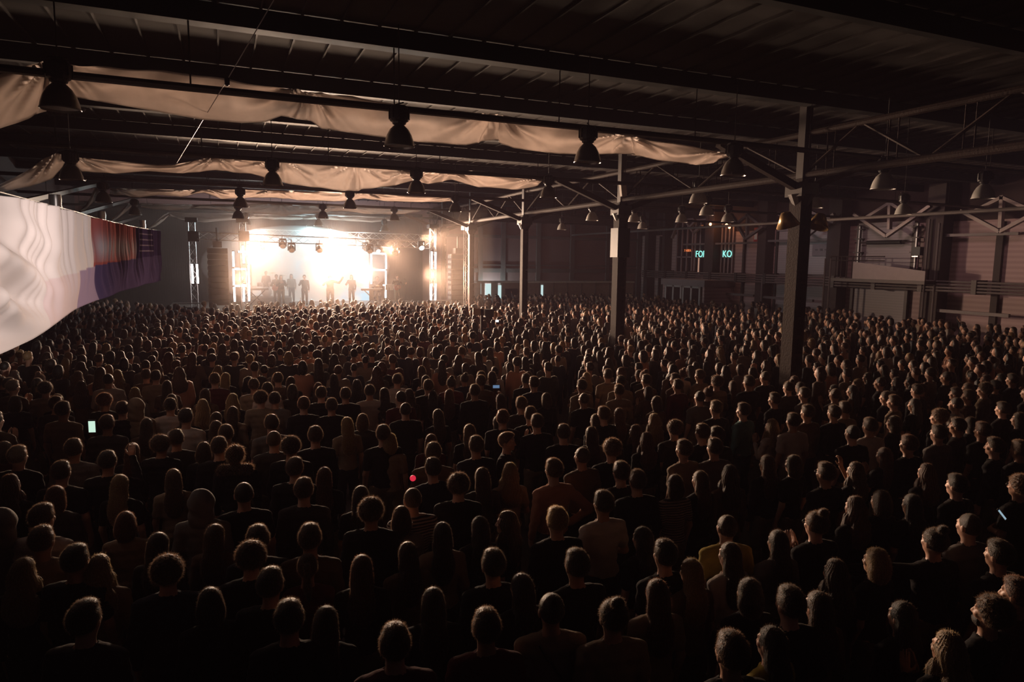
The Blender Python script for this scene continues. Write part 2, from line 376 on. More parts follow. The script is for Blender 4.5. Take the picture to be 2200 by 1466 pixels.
for pa, pb, tp in ((1028, 1036, 610), (1043, 1055, 610), (1066, 1077, 613), (1163, 1167, 613)):
    xa, xb = P(pa, 612, Y=43.9).x, P(pb, 612, Y=43.9).x; zz = P(1060, tp, Y=43.9).z
    MB().box(((xa+xb)/2, 43.92, zz/2), (xb-xa, .05, zz)).obj('lit_panel', bc, t)
xa, xb = P(1087, 625, Y=43.8).x, P(1112, 625, Y=43.8).x; MB().box(((xa+xb)/2, 43.9, 1.1), (xb-xa, .1, P(1100, 624, Y=43.8).z*1-0+1.1-1.1)).obj('doorway_curtain', BLACK, t)
m = MB()
for k in range(8): m.box((P(1130+k*30, 610, Y=43.9).x, 43.92, zb/2), (.04, .05, zb))
m.obj('panel_joint', rail, t)
lamp('POINT', (P(1060, 620, Y=45.4).x, 45.5, 1.8), 160, (.7, 1, 1), None, .2, name='booth_light')

# ------------------------------------------------------------------ nave columns and trusses
XCOL = 12.4; CYS = [12.0, 19.6, 27.2, 34.6, 39.6]
ZJ = 5.75
ords = ['thick steel column nearest the camera', 'brown steel column second from the camera with a dark sleeve', 'slender steel column third from the camera', 'steel column in front of the right loudspeaker tower', 'thin far column beside the lit right stage tower']
XCO = [P(px, 560, Y=y).x for px, y in zip((1713, 1331, 1126, 1012, 953), CYS)]
for i, (y, lab) in enumerate(zip(CYS, ords)):
    x = XCO[i]; wd_ = .34 if i < 2 else .26
    t = thing('steel_column', lab, 'column', (x, y, 0), 'steel columns of the arcade')
    m = MB()
    for sx in (-1, 1): m.box((x+sx*wd_*.42, y, 3.0), (wd_*.16, wd_, 6.0))
    m.box((x, y, 3.0), (wd_*.9, wd_*.3, 6.0))
    for k in range(14): m.box((x, y, .3+k*.42), (wd_*.98, wd_*1.02, .06))
    m.obj('shaft', STEEL, t)
    m = MB().box((x, y, ZJ), (.5, .5, .3)); m.tube((x, y, ZJ-.35), (x, y, ZJ-.1), .17, 12, .3); m.obj('capital', DSTEEL, t)
    MB().box((x, y, .1), (.6, .6, .2)).obj('base_plate', DSTEEL, t)
    MB().box((x, y, 6.9), (.2, .2, 2.0)).obj('upper_post', DSTEEL, t)
    for sx in (-1, 1):
        MB().bar((x, y, ZJ), (x+sx*2.4, y, 6.62), .16, .16).obj('brace', STEEL, t)
    if i == 1:
        MB().box((x, y, P(1331, 522, Y=y).z), (.46, .46, .95)).obj('sleeve', BLACK, t)
    if i == 0:
        for sx in (-1, 1):
            m = MB().lathe([(.02, .14), (.1, .12), (.26, -.2), (.25, -.2), (.08, .1)], (x+sx*.5, y-.1, P(1713, 470, Y=y).z), 14, Matrix.Rotation(sx*.35, 3, 'Y'))
            m.obj('uplight', mat('brass_lamp', (.45, .28, .12), .35, .6), t, True)
# longitudinal lattice girder over the columns
t = thing('arcade_girder', 'long tubular lattice girder running over the arcade columns', 'girder', (XCOL, 25, 6.0))
ptsb = [(XCO[0], 6, 6.08)]+[(XCO[i], CYS[i], 6.08) for i in range(5)]+[(XCO[4], 43, 6.08)]
MB().path(ptsb, .085, 10).obj('lower_chord', STEEL, t)
MB().path([(a, b, 7.0) for a, b, c in ptsb], .07, 8).obj('upper_chord', STEEL, t)
m = MB()
for i in range(len(ptsb)-1):
    a, b = Vector(ptsb[i]), Vector(ptsb[i+1]); n = 4
    for k in range(n):
        p0, p1 = a.lerp(b, k/n), a.lerp(b, (k+1)/n)
        up = Vector((0, 0, .92))
        if k % 2: m.tube(p0+up, p1, .035, 6)
        else: m.tube(p0, p1+up, .035, 6)
        for d_ in (-.1, .1): MB().tube(a.lerp(b, (k+.5)/n)+Vector((0, d_, 0)), a.lerp(b, (k+.5)/n)+Vector((0, d_, .92)), .016, 5).obj('hanger_rod', STEEL, t)
m.obj('diagonal', STEEL, t)
o = MB().box((P(1335, 408, Y=19.4).x, 19.3, P(1335, 408, Y=19.4).z), (.2, .12, .42), Matrix.Rotation(-.15, 3, 'Y')).obj('junction_box', mat('pale_box', (.6, .5, .4), .6)); tag(o, 'pale tilted box fixed at the head of the second column', 'box')

# cross beams (nave) and lamps
BEAMS = [11.7, 19.2, 26.7, 34.2, 41.5]
for i, y in enumerate(BEAMS):
    t = thing('roof_beam', ['nearest', 'second', 'third', 'fourth', 'farthest'][i]+' roof beam crossing the hall, its twin dark tubes strung under the drapes', 'beam', (3, y, 6.6), 'cross beams of the hall')
    m = MB().tube((XL, y, 6.62), (XR-1, y, 6.55), .06, 8); m.obj('lower_tube', DSTEEL, t)
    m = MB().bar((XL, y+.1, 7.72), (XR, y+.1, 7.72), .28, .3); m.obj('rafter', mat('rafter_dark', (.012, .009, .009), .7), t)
    for k in range(12): xx = XL+1+k*3.1; MB().tube((xx, y, 6.6), (xx, y, 7.62), .012, 4).obj('hanger', DSTEEL, t)
for j, y in enumerate((7.5, 15.4, 22.9, 30.4, 38)):
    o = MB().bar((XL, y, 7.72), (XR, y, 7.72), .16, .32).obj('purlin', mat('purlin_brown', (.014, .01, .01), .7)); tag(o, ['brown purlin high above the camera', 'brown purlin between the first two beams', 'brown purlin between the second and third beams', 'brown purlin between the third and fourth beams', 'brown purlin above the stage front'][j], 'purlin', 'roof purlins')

def make_bay(nm, shade_m, label):
    t = thing(nm, label, 'lamp', (0, 0, 0), 'bell shaped high bay lamps')
    pr = [(.255, 0), (.262, .012), (.25, .03), (.235, .10), (.205, .19), (.155, .28), (.095, .34), (.07, .36)]
    s = MB().lathe(pr, n=28); s.lathe([(.25, .0), (.225, .10), (.195, .19), (.145, .27), (.09, .325)], n=28); s.obj('shade', shade_m, t, True)
    MB().lathe([(.001, .045), (.12, .043), (.237, .03)], n=28).obj('lens', GLASSY, t, True)
    m = MB().lathe([(.07, .35), (.11, .37), (.12, .40), (.12, .44)], n=16)
    m.lathe([(.12, .40), (.155, .42), (.165, .50), (.165, .60), (.13, .66), (.05, .68), (.001, .68)], n=12)
    for k in range(10):
        a = k*math.pi/5; m.box((.165*math.cos(a), .165*math.sin(a), .53), (.03, .012, .16), Matrix.Rotation(a, 3, 'Z'))
    m.obj('ballast_housing', mat('ballast_black', (.035, .03, .028), .45, .3), t)
    MB().tube((0, 0, .66), (0, 0, 1.95), .010, 6).tube((-.12, 0, .70), (.12, 0, .70), .012, 6).obj('hook', DSTEEL, t)
    MB().tube((.27, 0, .0), (.30, 0, .04), .012, 5).obj('latch', ALU, t)
    return t
bay = make_bay('high_bay_lamp', LAMPM, ''); bayw = make_bay('high_bay_lamp', LAMPW, '')
nave = [(130, 236, 11.5, 'dark bell lamp at upper left, half wrapped in the hanging drape'), (858, 316, 11.5, 'largest dark bell lamp, hanging in front of the nearest drape'),
 (1262, 350, 11.5, 'dark bell lamp over the right half of the nearest drape'), (1575, 378, 11.5, 'bell lamp just right of the end of the nearest drape'),
 (154, 387, 19, 'dark bell lamp above the cloth banner, left end of the second drape'), (586, 399, 19, 'dark bell lamp in front of the second drape, above the left tower'),
 (895, 415, 19, 'dark bell lamp right of the bluish sag of the second drape'), (1178, 425, 19, 'bell lamp at the right end of the second drape'),
 (223, 435, 26.5, 'small dark bell lamp above the banner at the left end of the third drape'), (517, 445, 26.5, 'small bell lamp above the left stage tower, higher of the two'),
 (752, 448, 26.5, 'small bell lamp in front of the third drape above mid stage'), (978, 455, 26.5, 'small bell lamp near the column junction right of the stage'),
 (290, 462, 34, 'small bell lamp above the far end of the banner'), (512, 470, 32.5, 'small bell lamp just below another above the left stage tower'),
 (694, 470, 33, 'small bell lamp over the middle of the stage'), (847, 474, 34, 'small shadowed bell lamp above the right light frame'),
 (530, 484, 40, 'farthest hazy bell lamp beside the left stage tower'), (684, 485, 40, 'farthest hazy bell lamp above mid stage'), (826, 497, 40, 'farthest pale bell lamp above the right side of the stage')]
used = False
for px, py, y, lab in nave:
    p = P(px, py, Y=y)
    if not used: bay.location = p; bay['label'] = lab; used = True
    else: dup(bay, p, random.random()*6, lab)
aisle = [(1897, 407, 'pale bell lamp in the right aisle, highest left of the two near ones'), (2112, 427, 'pale bell lamp hanging nearest the right edge'), (1748, 447, 'pale bell lamp just right of the near column'),
 (1940, 461, 'dim bell lamp in front of the dock door lattice'), (1500, 437, 'pale bell lamp above the glazed bay, larger one'), (1518, 463, 'pale bell lamp above the glazed bay, smaller one lower right'),
 (1272, 474, 'pale bell lamp between the second and third columns'), (1362, 477, 'pale bell lamp right of the second column'), (1207, 494, 'tiny pale bell lamp against the back wall between two columns'),
 (1464, 478, 'dim bell lamp at the left end of the glazed bay'), (1563, 477, 'dim bell lamp in front of the amber bulbs'), (1380, 492, 'tiny far bell lamp left of the hall corner')]
used = False
for px, py, lab in aisle:
    p = P(px, py, Z=5.75)
    if p.y > 44 or p.x > 30: p = P(px, py, Y=40)
    if not used: bayw.location = p; bayw['label'] = lab; used = True
    else: dup(bayw, p, random.random()*6, lab)

# ------------------------------------------------------------------ drapes
def interp(pts, x):
    return float(np.interp(x, [p[0] for p in pts], [p[1] for p in pts]))
def drape(top, bot, Y, anchors, label, amp=.07, nu=220, nv=16, depth=.9, nm='ceiling_drape', m=None, slant=.0):
    x0, x1 = top[0][0], top[-1][0]; vs = []; fs = []
    for i in range(nu+1):
        px = x0+(x1-x0)*i/nu; yt, yb_ = interp(top, px), interp(bot, px)
        for j in range(nv+1):
            v = j/nv; py = yt+(yb_-yt)*v
            yy = Y + depth*.5*math.sin(math.pi*v)*.6 + slant*v
            p = P(px, py, Y=yy)
            f = 0
            for ax in anchors:
                dx = (px-ax)/90.0; r = math.hypot(dx, v*.8+.05); th = math.atan2(dx, v+.08)
                f += math.exp(-abs(dx)*1.3)*math.sin(th*15+ax)*min(1, r*2)*amp*2.0*(.5+.5*math.sin(th*7+1.3*ax))
            f += .03*math.sin(px*.05+v*6)+.02*math.sin(px*.021+v*9+ax)
            p.y += f*1.4; p.z += .25*f*v
            vs.append(p)
    for i in range(nu):
        for j in range(nv):
            a = i*(nv+1)+j; fs.append((a, a+1, a+nv+2, a+nv+1))
    mb = MB(); mb.add(vs, fs); o = mb.obj(nm, m or CLOTH, None, True)
    md = o.modifiers.new('thick', 'SOLIDIFY'); md.thickness = .004
    return tag(o, label, 'drape', 'pale cloth drapes under the roof')
drape([(118,134),(200,140),(300,150),(400,158),(490,170),(570,185),(665,198),(760,205),(860,228),(950,238),(1060,244),(1150,262),(1250,278),(1350,292),(1450,308),(1562,330)],
      [(118,190),(150,207),(300,233),(440,258),(520,264),(570,262),(604,249),(640,256),(670,260),(690,276),(800,292),(900,305),(1000,312),(1040,305),(1058,300),(1100,318),(1200,331),(1300,332),(1345,330),(1420,345),(1500,355),(1545,350),(1562,338)],
      12.0, [118, 665, 1060, 1350, 1562], 'largest pale drape nearest the camera, swagged across the upper hall', .10, 360, 20)
drape([(-60,185),(0,162),(60,140),(118,132)], [(-60,300),(0,276),(60,255),(96,238),(105,205),(118,170)], 11.9, [118], 'pale drape tail hanging at the upper left corner', .12, 60, 16)
drape([(162,338),(250,345),(340,355),(372,354),(422,343),(480,339),(606,347),(700,348),(765,353),(884,371),(954,367),(1035,369),(1100,378),(1165,388)],
      [(162,362),(175,369),(250,373),(320,368),(393,373),(463,366),(540,374),(626,396),(741,411),(831,402),(884,388),(921,396),(970,386),(1027,402),(1113,408),(1160,399),(1165,393)],
      19.5, [162, 463, 606, 765, 884, 970, 1165], 'second drape from the camera with a deep bluish sag in the middle', .10, 300, 16)
drape([(-60,430),(0,396),(60,364),(121,328),(140,334)], [(-60,445),(0,413),(60,402),(112,385),(132,362),(140,345)], 19.4, [125], 'drape tail falling left above the banner from the second beam', .08, 60, 12)
drape([(236,405),(340,407),(430,408),(520,407),(600,410),(700,412),(800,416),(913,420),(985,424)],
      [(236,417),(300,425),(340,419),(389,423),(438,414),(475,427),(553,425),(594,425),(651,431),(733,433),(782,427),(823,432),(913,435),(978,433),(985,428)],
      27.0, [236, 438, 594, 782, 985], 'third drape from the camera, lit cream above the stage approach', .10, 220, 12)
drape([(160,462),(185,440),(205,405),(215,399),(222,402)], [(160,464),(185,450),(205,430),(215,418),(222,408)], 26.9, [215], 'short drape tail beside the lamp above the middle of the banner', .06, 40, 10)
drape([(302,438),(438,440),(560,437),(640,440),(733,440),(820,442),(905,450)],
      [(302,446),(365,452),(438,447),(500,454),(604,463),(680,458),(733,452),(800,461),(870,460),(905,453)], 34.6, [302, 438, 600, 733, 905], 'fourth drape from the camera, brightly backlit', .09, 200, 10)
drape([(233,480),(255,455),(275,437),(284,436)], [(233,483),(255,468),(275,452),(284,442)], 34.4, [284], 'short drape tail above the purple end of the banner', .05, 30, 8)
drape([(358,456),(450,458),(600,462),(700,464),(860,468)], [(358,464),(400,474),(440,478),(500,472),(560,469),(620,472),(700,471),(800,478),(860,472)], 41.8, [358, 560, 700], 'farthest drape hanging just above the stage haze', .09, 160, 8)
drape([(318,490),(335,476),(352,462),(362,457)], [(318,492),(335,486),(352,474),(362,464)], 41.6, [360], 'farthest short drape tail left of the stage towers', .05, 30, 8)
# rigging wire with a hook
t = thing('rigging_wire', 'thin wire with a small hook slanting down from the roof at upper left', 'wire', P(488, 175, Y=9))
MB().tube(P(600, -20, Y=8.2), P(488, 172, Y=10), .006, 5).tube(P(488, 172, Y=10), P(380, 350, Y=18.5), .006, 5).obj('wire', mat('wire_grey', (.3, .25, .22), .5), t)
m = MB().lathe([(.001, .06), (.035, .05), (.03, -.04), (.001, -.05)], P(488, 176, Y=9.95), 10); m.tube(P(488, 180, Y=9.95), P(488, 186, Y=9.95), .012, 6); m.obj('hook', BLACK, t)

# ventilation ducts at the left
for i, (px, y0, y1, Y) in enumerate(((121, 392, 470, 19.3), (221, 438, 520, 26.4), (309, 462, 540, 34.0))):
    p0, p1 = P(px, y0, Y=Y), P(px, y1, Y=Y); m = MB(); n = max(4, int((p0.z-p1.z)/.11))
    pr = [(.125+.012*(k % 2), k*.11) for k in range(n)]
    m.lathe(pr, (p1.x, Y, p1.z-.1), 18)
    o = m.obj('ventilation_duct', ALU, None, True); tag(o, ['largest ribbed silver duct', 'middle ribbed silver duct', 'smallest ribbed silver duct'][i]+' standing behind the top edge of the banner', 'duct', 'ribbed ventilation ducts')
for i, (a, b) in enumerate((((20, 440), (215, 395)), ((150, 465), (330, 415)), ((250, 480), (325, 458)))):
    o = MB().bar(P(*a, X=-4.2), P(*b, X=-4.2), .12, .12).obj('side_brace', DSTEEL); tag(o, ['nearest', 'middle', 'far'][i]+' dark slanting strut above the banner', 'strut', 'struts of the left aisle')

# ------------------------------------------------------------------ left banner (hanging cloth)
XBn = -2.15
bt = [(-200,362),(0,414),(50,427),(100,440),(160,455),(200,468),(250,480),(295,490),(345,497)]
bb = [(-200,860),(0,762),(50,735),(100,703),(160,668),(200,648),(240,634),(295,616),(345,604)]
bmn = bpy.data.materials.new('printed_banner'); bmn.use_nodes = True; nt = bmn.node_tree; N = nt.nodes; L = nt.links
at = N.new('ShaderNodeVertexColor'); at.layer_name = 'print'; N.remove(N['Principled BSDF']); bs = N.new('ShaderNodeBsdfDiffuse')
L.new(at.outputs[0], bs.inputs['Color'])
trn = N.new('ShaderNodeBsdfTranslucent'); L.new(at.outputs[0], trn.inputs[0]); ms = N.new('ShaderNodeMixShader'); ms.inputs[0].default_value = .25
L.new(bs.outputs[0], ms.inputs[1]); L.new(trn.outputs[0], ms.inputs[2]); L.new(ms.outputs[0], N['Material Output'].inputs[0])
nu, nv = 420, 60; Y0, Y1 = P(-160, 500, X=XBn).y, P(345, 550, X=XBn).y
vs = []; cols = []; fs = []
for i in range(nu+1):
    s = (i/nu)**1.7; Yy = Y0+(Y1-Y0)*s
    px = proj((XBn, Yy, 4.0))[0]
    zt_, zb_ = P(px, interp(bt, px), X=XBn).z, P(px, interp(bb, px), X=XBn).z
    for j in range(nv+1):
        v = j/nv; z = zt_+(zb_-zt_)*v
        d = 1.3*.05*math.sin(Yy*7+1.5*math.sin(Yy*2.3))*(1-v)**.7*(.6+.4*math.sin(Yy*1.7))+.024*math.sin(Yy*17+3*math.sin(Yy*3))*(1-v)
        if Yy < 12.5:   # big curved swag folds falling from the near end
            u = (Yy-7.0)/4.2; q = v-(.25+.75*min(1, max(0, u))**.8); fall = math.exp(-((u-.35)/.55)**2)
            d += .15*fall*math.sin(q*17)*min(1, v*2.2)*min(1, (1-v)*4)
            dv = math.hypot((Yy-9.1)/.55, (v-.05)/.32); d -= .30*math.exp(-dv*dv*1.4)
        d += .04*math.sin(v*9+Yy*1.1)*v
        vs.append((XBn+d, Yy, z-.05*math.sin(math.pi*s)*0))
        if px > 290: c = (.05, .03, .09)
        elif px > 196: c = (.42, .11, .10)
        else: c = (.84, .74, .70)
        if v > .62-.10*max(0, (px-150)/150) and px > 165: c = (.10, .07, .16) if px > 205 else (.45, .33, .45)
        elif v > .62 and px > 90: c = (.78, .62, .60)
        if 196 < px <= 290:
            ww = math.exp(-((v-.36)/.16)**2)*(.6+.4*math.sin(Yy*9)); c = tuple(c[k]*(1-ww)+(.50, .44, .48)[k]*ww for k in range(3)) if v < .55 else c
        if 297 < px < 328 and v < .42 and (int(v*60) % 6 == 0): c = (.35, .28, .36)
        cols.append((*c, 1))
for i in range(nu):
    for j in range(nv):
        a = i*(nv+1)+j; fs.append((a, a+nv+1, a+nv+2, a+1))
me = bpy.data.meshes.new('banner'); me.from_pydata(vs, [], fs); me.update(); me.polygons.foreach_set('use_smooth', [True]*len(fs))
ca = me.color_attributes.new('print', 'FLOAT_COLOR', 'POINT'); ca.data.foreach_set('color', np.array(cols, dtype=np.float32).ravel())
me.materials.append(bmn)
t = thing('hanging_banner', 'long silky banner at the left, cream near, red and violet print toward the stage', 'banner', (XBn, 15, 4))
o = bpy.data.objects.new('cloth', me); C.objects.link(o); o.parent = t; o.location = (-XBn, -15, -4)
md = o.modifiers.new('thick', 'SOLIDIFY'); md.thickness = .004
MB().path([P(px, py-1, X=XBn) for px, py in bt], .008, 5).obj('hanging_line', BLACK, t)

# ------------------------------------------------------------------ stage
YS = 38.2; ZS = 1.25
xs0, xs1 = -2.6, 11.7
t = thing('stage_platform', 'wide black stage platform at the far end of the hall', 'stage', (5, 42, 0))
MB().box(((xs0+xs1)/2, (YS+.6+YB)/2, ZS/2), (xs1-xs0, YB-YS-.8, ZS-.04)).obj('skirt', BLACK, t)
MB().box(((xs0+xs1)/2, (YS+.6+YB)/2, ZS-.02), (xs1-xs0+.1, YB-YS-.7, .06)).obj('deck', mat('stage_deck', (.2, .17, .15), .35), t)
t = tag(MB().box((3.0, YB-.12, 3.6), (20.0, .1, 7.0)).obj('backdrop_curtain', mat('backdrop_serge', (.03, .019, .017), .9, bump=.5, bscale=3, stretch=(6, 1, .3))), 'wide dark sheet added over the back wall to dim it behind the stage', 'backing')  # dark sheet added so the wall behind the stage stays dim
# led wall
sm = bpy.data.materials.new('screen_image'); sm.use_nodes = True; nt = sm.node_tree; N = nt.nodes; L = nt.links
bs = N['Principled BSDF']; tc = N.new('ShaderNodeTexCoord'); no = N.new('ShaderNodeTexNoise'); no.inputs['Scale'].default_value = .42; no.inputs['Detail'].default_value = 2
L.new(tc.outputs['Object'], no.inputs[0]); cr = N.new('ShaderNodeValToRGB'); e = cr.color_ramp.elements
e[0].position = .42; e[0].color = (.82, .74, .66, 1); e[1].position = .62; e[1].color = (.30, .75, 1.0, 1)
e2 = cr.color_ramp.elements.new(.52); e2.color = (.80, .84, .84, 1)
L.new(no.outputs['Fac'], cr.inputs[0]); L.new(cr.outputs[0], bs.inputs['Emission Color']); bs.inputs['Emission Strength'].default_value = .85; bs.inputs['Base Color'].default_value = (.03, .03, .03, 1)
xa, xb = P(540, 560, Y=45.9).x, P(792, 560, Y=45.9).x; zt_ = P(640, 512, Y=45.9).z
t = thing('video_wall', 'large glowing white and pale blue video wall behind the performers', 'screen', ((xa+xb)/2, 45.9, ZS))
MB().box(((xa+xb)/2, 45.9, (zt_+ZS)/2), (xb-xa, .12, zt_-ZS)).obj('display', sm, t)
MB().box(((xa+xb)/2, 46.02, (zt_+ZS)/2), (xb-xa+.12, .14, zt_-ZS+.12)).obj('frame', BLACK, t)
lw = emat('logo_white', (1, 1, 1), 1.6); c = P(658, 554.3, Y=45.8)
m = MB().tube(c, c+Vector((0, .03, 0)), .11, 20)
a, b = P(663, 552.5, Y=45.8), P(686, 553.5, Y=45.8); m.box((a+b)/2, (b.x-a.x, .02, .09))
a, b = P(663, 556, Y=45.8), P(671, 556, Y=45.8); m.box((a+b)/2, (b.x-a.x, .02, .05)); m.obj('logo', lw, t)

# trusses
def tower(px, y, ztop_px, lab, wd_=.30):
    x = P(px, 600, Y=y).x; z = P(px, ztop_px, Y=y).z
    t = thing('truss_tower', lab, 'truss', (x, y, 0), 'upright stage towers')
    truss(MB(), (x, y, .05), (x, y, z), wd_).obj('lattice', ALU, t)
    MB().box((x, y, .03), (.9, .9, .06)).obj('base_plate', DSTEEL, t)
    MB().box((x, y, z), (wd_+.25, wd_+.25, .22)).obj('head_block', DSTEEL, t)
    return x, z
xA, zA = tower(416, 37.4, 473, 'left outer truss tower carrying two upright white tubes')
xB, zB = tower(524, 37.6, 474, 'inner left truss tower by the lit tube frame')
xD, zD = tower(930, 38.0, 487, 'right truss tower beside the blinding lamp, with two pairs of white tubes')
xE, zE = tower(1004, 35.5, 490, 'thin truss tower just left of the fourth column')
for (a, b, y, lab) in (((424, 506), (520, 511), 37.4, 'short horizontal truss bridging the two left towers'), ((530, 511), (925, 527), 37.8, 'long front truss across the stage hung with moving lamps'), ((560, 500), (925, 511), 42.5, 'rear lighting truss above the performers')):
    p0, p1 = P(*a, Y=y), P(*b, Y=y); p1.z = (p1.z+p0.z)/2+(p1.z-p0.z)*.25 if False else p1.z
    o = truss(MB(), p0, p1, .36, .45).obj('lighting_truss', ALU); tag(o, lab, 'truss', 'horizontal lighting trusses')
for px in (416, 524):
    y = 37.45; z = P(px, 508, Y=y).z; o = MB().box((P(px, 508, Y=y).x, y, z), (.5, .5, .5)).obj('truss_sleeve', DSTEEL); tag(o, 'dark sleeve block on the %s tower' % ('left outer' if px < 450 else 'inner left'), 'block', 'truss sleeve blocks')
# LED tubes
TUBE = emat('white_tube', (1, .90, .90), 14)
def ltube(a, b, y, lab):
    p, q = P(*a, Y=y), P(*b, Y=y); d = (q-p).normalized()*.03
    t = thing('led_tube', lab, 'light tube', (p+q)/2, 'glowing white stage tubes')
    MB().tube(p, q, .045, 10).obj('tube', TUBE, t); 
    for e_, s_ in ((p, -1), (q, 1)): MB().tube(e_, e_+d*s_*1.5, .055, 10).obj('end_cap', BLACK, t)
for a, b, y, l in (((412.5, 568), (414.5, 609), 37.1, 'left of the pair on the left outer tower'), ((423, 568), (425.5, 609), 37.1, 'right of the pair on the left outer tower'),
  ((501, 541), (502, 573), 38.5, 'top outer upright of the left tube frame'), ((501.5, 578), (502.5, 613), 38.5, 'middle outer upright of the left tube frame'), ((503, 617), (504.5, 648), 38.5, 'bottom outer upright of the left tube frame'),
  ((512, 541), (528, 541), 38.5, 'short top crossbar of the left tube frame'), ((504, 578), (531, 578.5), 38.5, 'upper crossbar of the left tube frame'), ((505, 614.5), (531, 614.5), 38.5, 'lower crossbar of the left tube frame'),
  ((521.5, 528), (524, 566), 37.3, 'upper tube on the face of the inner left tower'), ((533, 527), (535, 568), 38.0, 'tall upright at the stage edge, upper section left'), ((534, 570), (535, 609), 38.0, 'tall upright at the stage edge, middle section left'), ((535, 611), (535, 647), 38.0, 'tall upright at the stage edge, bottom section left'), ((523.5, 611), (524, 648), 37.3, 'lower tube on the face of the inner left tower'),
  ((797.5, 545), (797.5, 579), 43.5, 'upper left upright of the right tube frame'), ((797.5, 582), (797.5, 610), 43.5, 'lower left upright of the right tube frame'), ((799, 544.5), (828, 545.5), 43.5, 'top crossbar of the right tube frame'),
  ((829, 547), (829.5, 578), 43.5, 'upper right upright of the right tube frame'), ((829, 582), (829, 611), 43.5, 'middle right upright of the right tube frame'), ((829, 614), (828.5, 640), 43.5, 'lowest right upright of the right tube frame'),
  ((800, 580), (828, 580.5), 43.5, 'middle crossbar of the right tube frame'), ((805, 613), (828, 613), 43.5, 'bottom crossbar of the right tube frame'),
  ((927.5, 541), (927.5, 578), 37.7, 'upper left tube on the right tower'), ((936, 542), (935.5, 578), 37.7, 'upper right tube on the right tower'), ((927, 610), (926, 645), 37.7, 'lower left tube on the right tower'), ((936, 610), (935, 645), 37.7, 'lower right tube on the right tower')):
    ltube(a, b, y, 'white glowing tube, '+l)
# line arrays
def line_array(pa, pb, pt, pbt, y, lab, bright=False):
    x0, x1 = P(pa, 600, Y=y).x, P(pb, 600, Y=y).x; z1, z0 = P(pa, pt, Y=y).z, P(pa, pbt, Y=y).z; n = 10; h = (z1-z0)/n
    t = thing('line_array', lab, 'loudspeaker', ((x0+x1)/2, y, z0))
    for k in range(n):
        m = MB(); zc_ = z0+(k+.5)*h; off = -.02*math.sin(k)
        m.box(((x0+x1)/2, y+off, zc_), ((x1-x0), .65, h*.95)); s = m.obj('cabinet', mat('speaker_box', (.09, .06, .05), .6), t)
        g = MB().box(((x0+x1)/2, y+off-.335, zc_), ((x1-x0)*.9, .02, h*.8)); g.obj('grille', mat('speaker_grille', (.05, .04, .035), .7), s)
        g = MB()
        for q in range(3): g.box((x0-.012, y+off-.2+.2*q, zc_), (.02, .09, h*.55))
        g.obj('side_bracket', ALU if bright else DSTEEL, s)
    MB().box(((x0+x1)/2, y, z1+.18), ((x1-x0)*.45, .5, .3)).obj('flying_frame', DSTEEL, t)
    MB().tube(((x0+x1)/2, y, z1+.3), ((x0+x1)/2, y, z1+1.0), .05).obj('hoist_chain', DSTEEL, t)
line_array(448, 491, 533, 656, 37.2, 'tall dark line array loudspeaker between the two left towers')
line_array(966, 1000, 546, 656, 37.6, 'tall line array loudspeaker right of the stage with a pale bracketed edge', True)
# stage lamps
HZ = {'glow': emat('lamp_glow', (1, .86, .72), 60), 'cool': emat('lamp_glow_cool', (.75, .95, 1), 60), 'soft': emat('lamp_soft', (1, .55, .45), 3)}
def make_mover(lens, label):
    t = thing('moving_head', label, 'stage lamp', (0, 0, 0), 'moving lamps on the stage trusses')
    MB().box((0, 0, -.06), (.34, .22, .10)).obj('base', BLACK, t)
    y = MB().box((0, 0, -.10), (.38, .14, .04)).box((-.17, 0, -.26), (.05, .14, .34)).box((.17, 0, -.26), (.05, .14, .34)).obj('yoke', BLACK, t)
    h = MB().lathe([(.001, .20), (.10, .19), (.14, .08), (.155, -.10), (.15, -.17)], (0, 0, -.32), 18, Matrix.Rotation(-.9, 3, 'X')).obj('head', BLACK, t, True)
    R = Matrix.Rotation(-.9, 3, 'X'); MB().lathe([(.001, -.16), (.08, -.165), (.135, -.165)], (0, 0, -.32), 18, R).obj('lens', lens, h)
    MB().tube((0, 0, -.01), (0, 0, .16), .03).obj('clamp', ALU, t)
    return t
mv = make_mover(GLASSY, 'x'); mvw = make_mover(HZ['glow'], 'x'); mvc = make_mover(HZ['cool'], 'x'); mvs = make_mover(HZ['soft'], 'x'); fl = {}
for px, py, y, k, lab in ((607, 512, 37.8, mv, 'pale hazy moving lamp left of its darker neighbour'), (626, 521, 37.6, mv, 'dark moving lamp on the front truss above the second performer'), (686, 522, 37.6, mv, 'dark moving lamp right above the logo'),
    (794, 524, 37.6, mv, 'dark moving lamp above the right tube frame'), (785, 520, 41, mv, 'pale moving lamp behind the one above the tube frame'), (848, 529, 37.6, mv, 'dark moving lamp right of the right tube frame'),
    (560, 525, 41.5, mvs, 'orange tinted lamp under the blinding left glow'), (740, 528, 42.3, mvs, 'pink lamp in the middle of the rear truss'), (812, 525, 42.3, mvs, 'pinkish lamp inside the right tube frame top'), (853, 527, 42.3, mvs, 'small red lamp beside the right dark moving lamp'),
    (546, 510, 42.2, mvw, 'blinding white lamp at the left end of the rear truss'), (566, 512, 42.2, mvw, 'second blinding lamp at the left of the rear truss'), (710, 498, 42.2, mvc, 'blinding cyan white lamp left of centre'), (742, 508, 42.2, mvc, 'blinding cyan white lamp at centre'), (770, 510, 42.2, mvc, 'blinding cyan white lamp right of centre'),
    (905, 517, 37.5, mvw, 'blinding warm lamp at the right tower')):
    p = P(px, py, Y=y)
    if id(k) not in fl: fl[id(k)] = 1; k.location = p; k['label'] = lab
    else: dup(k, p, None, lab)
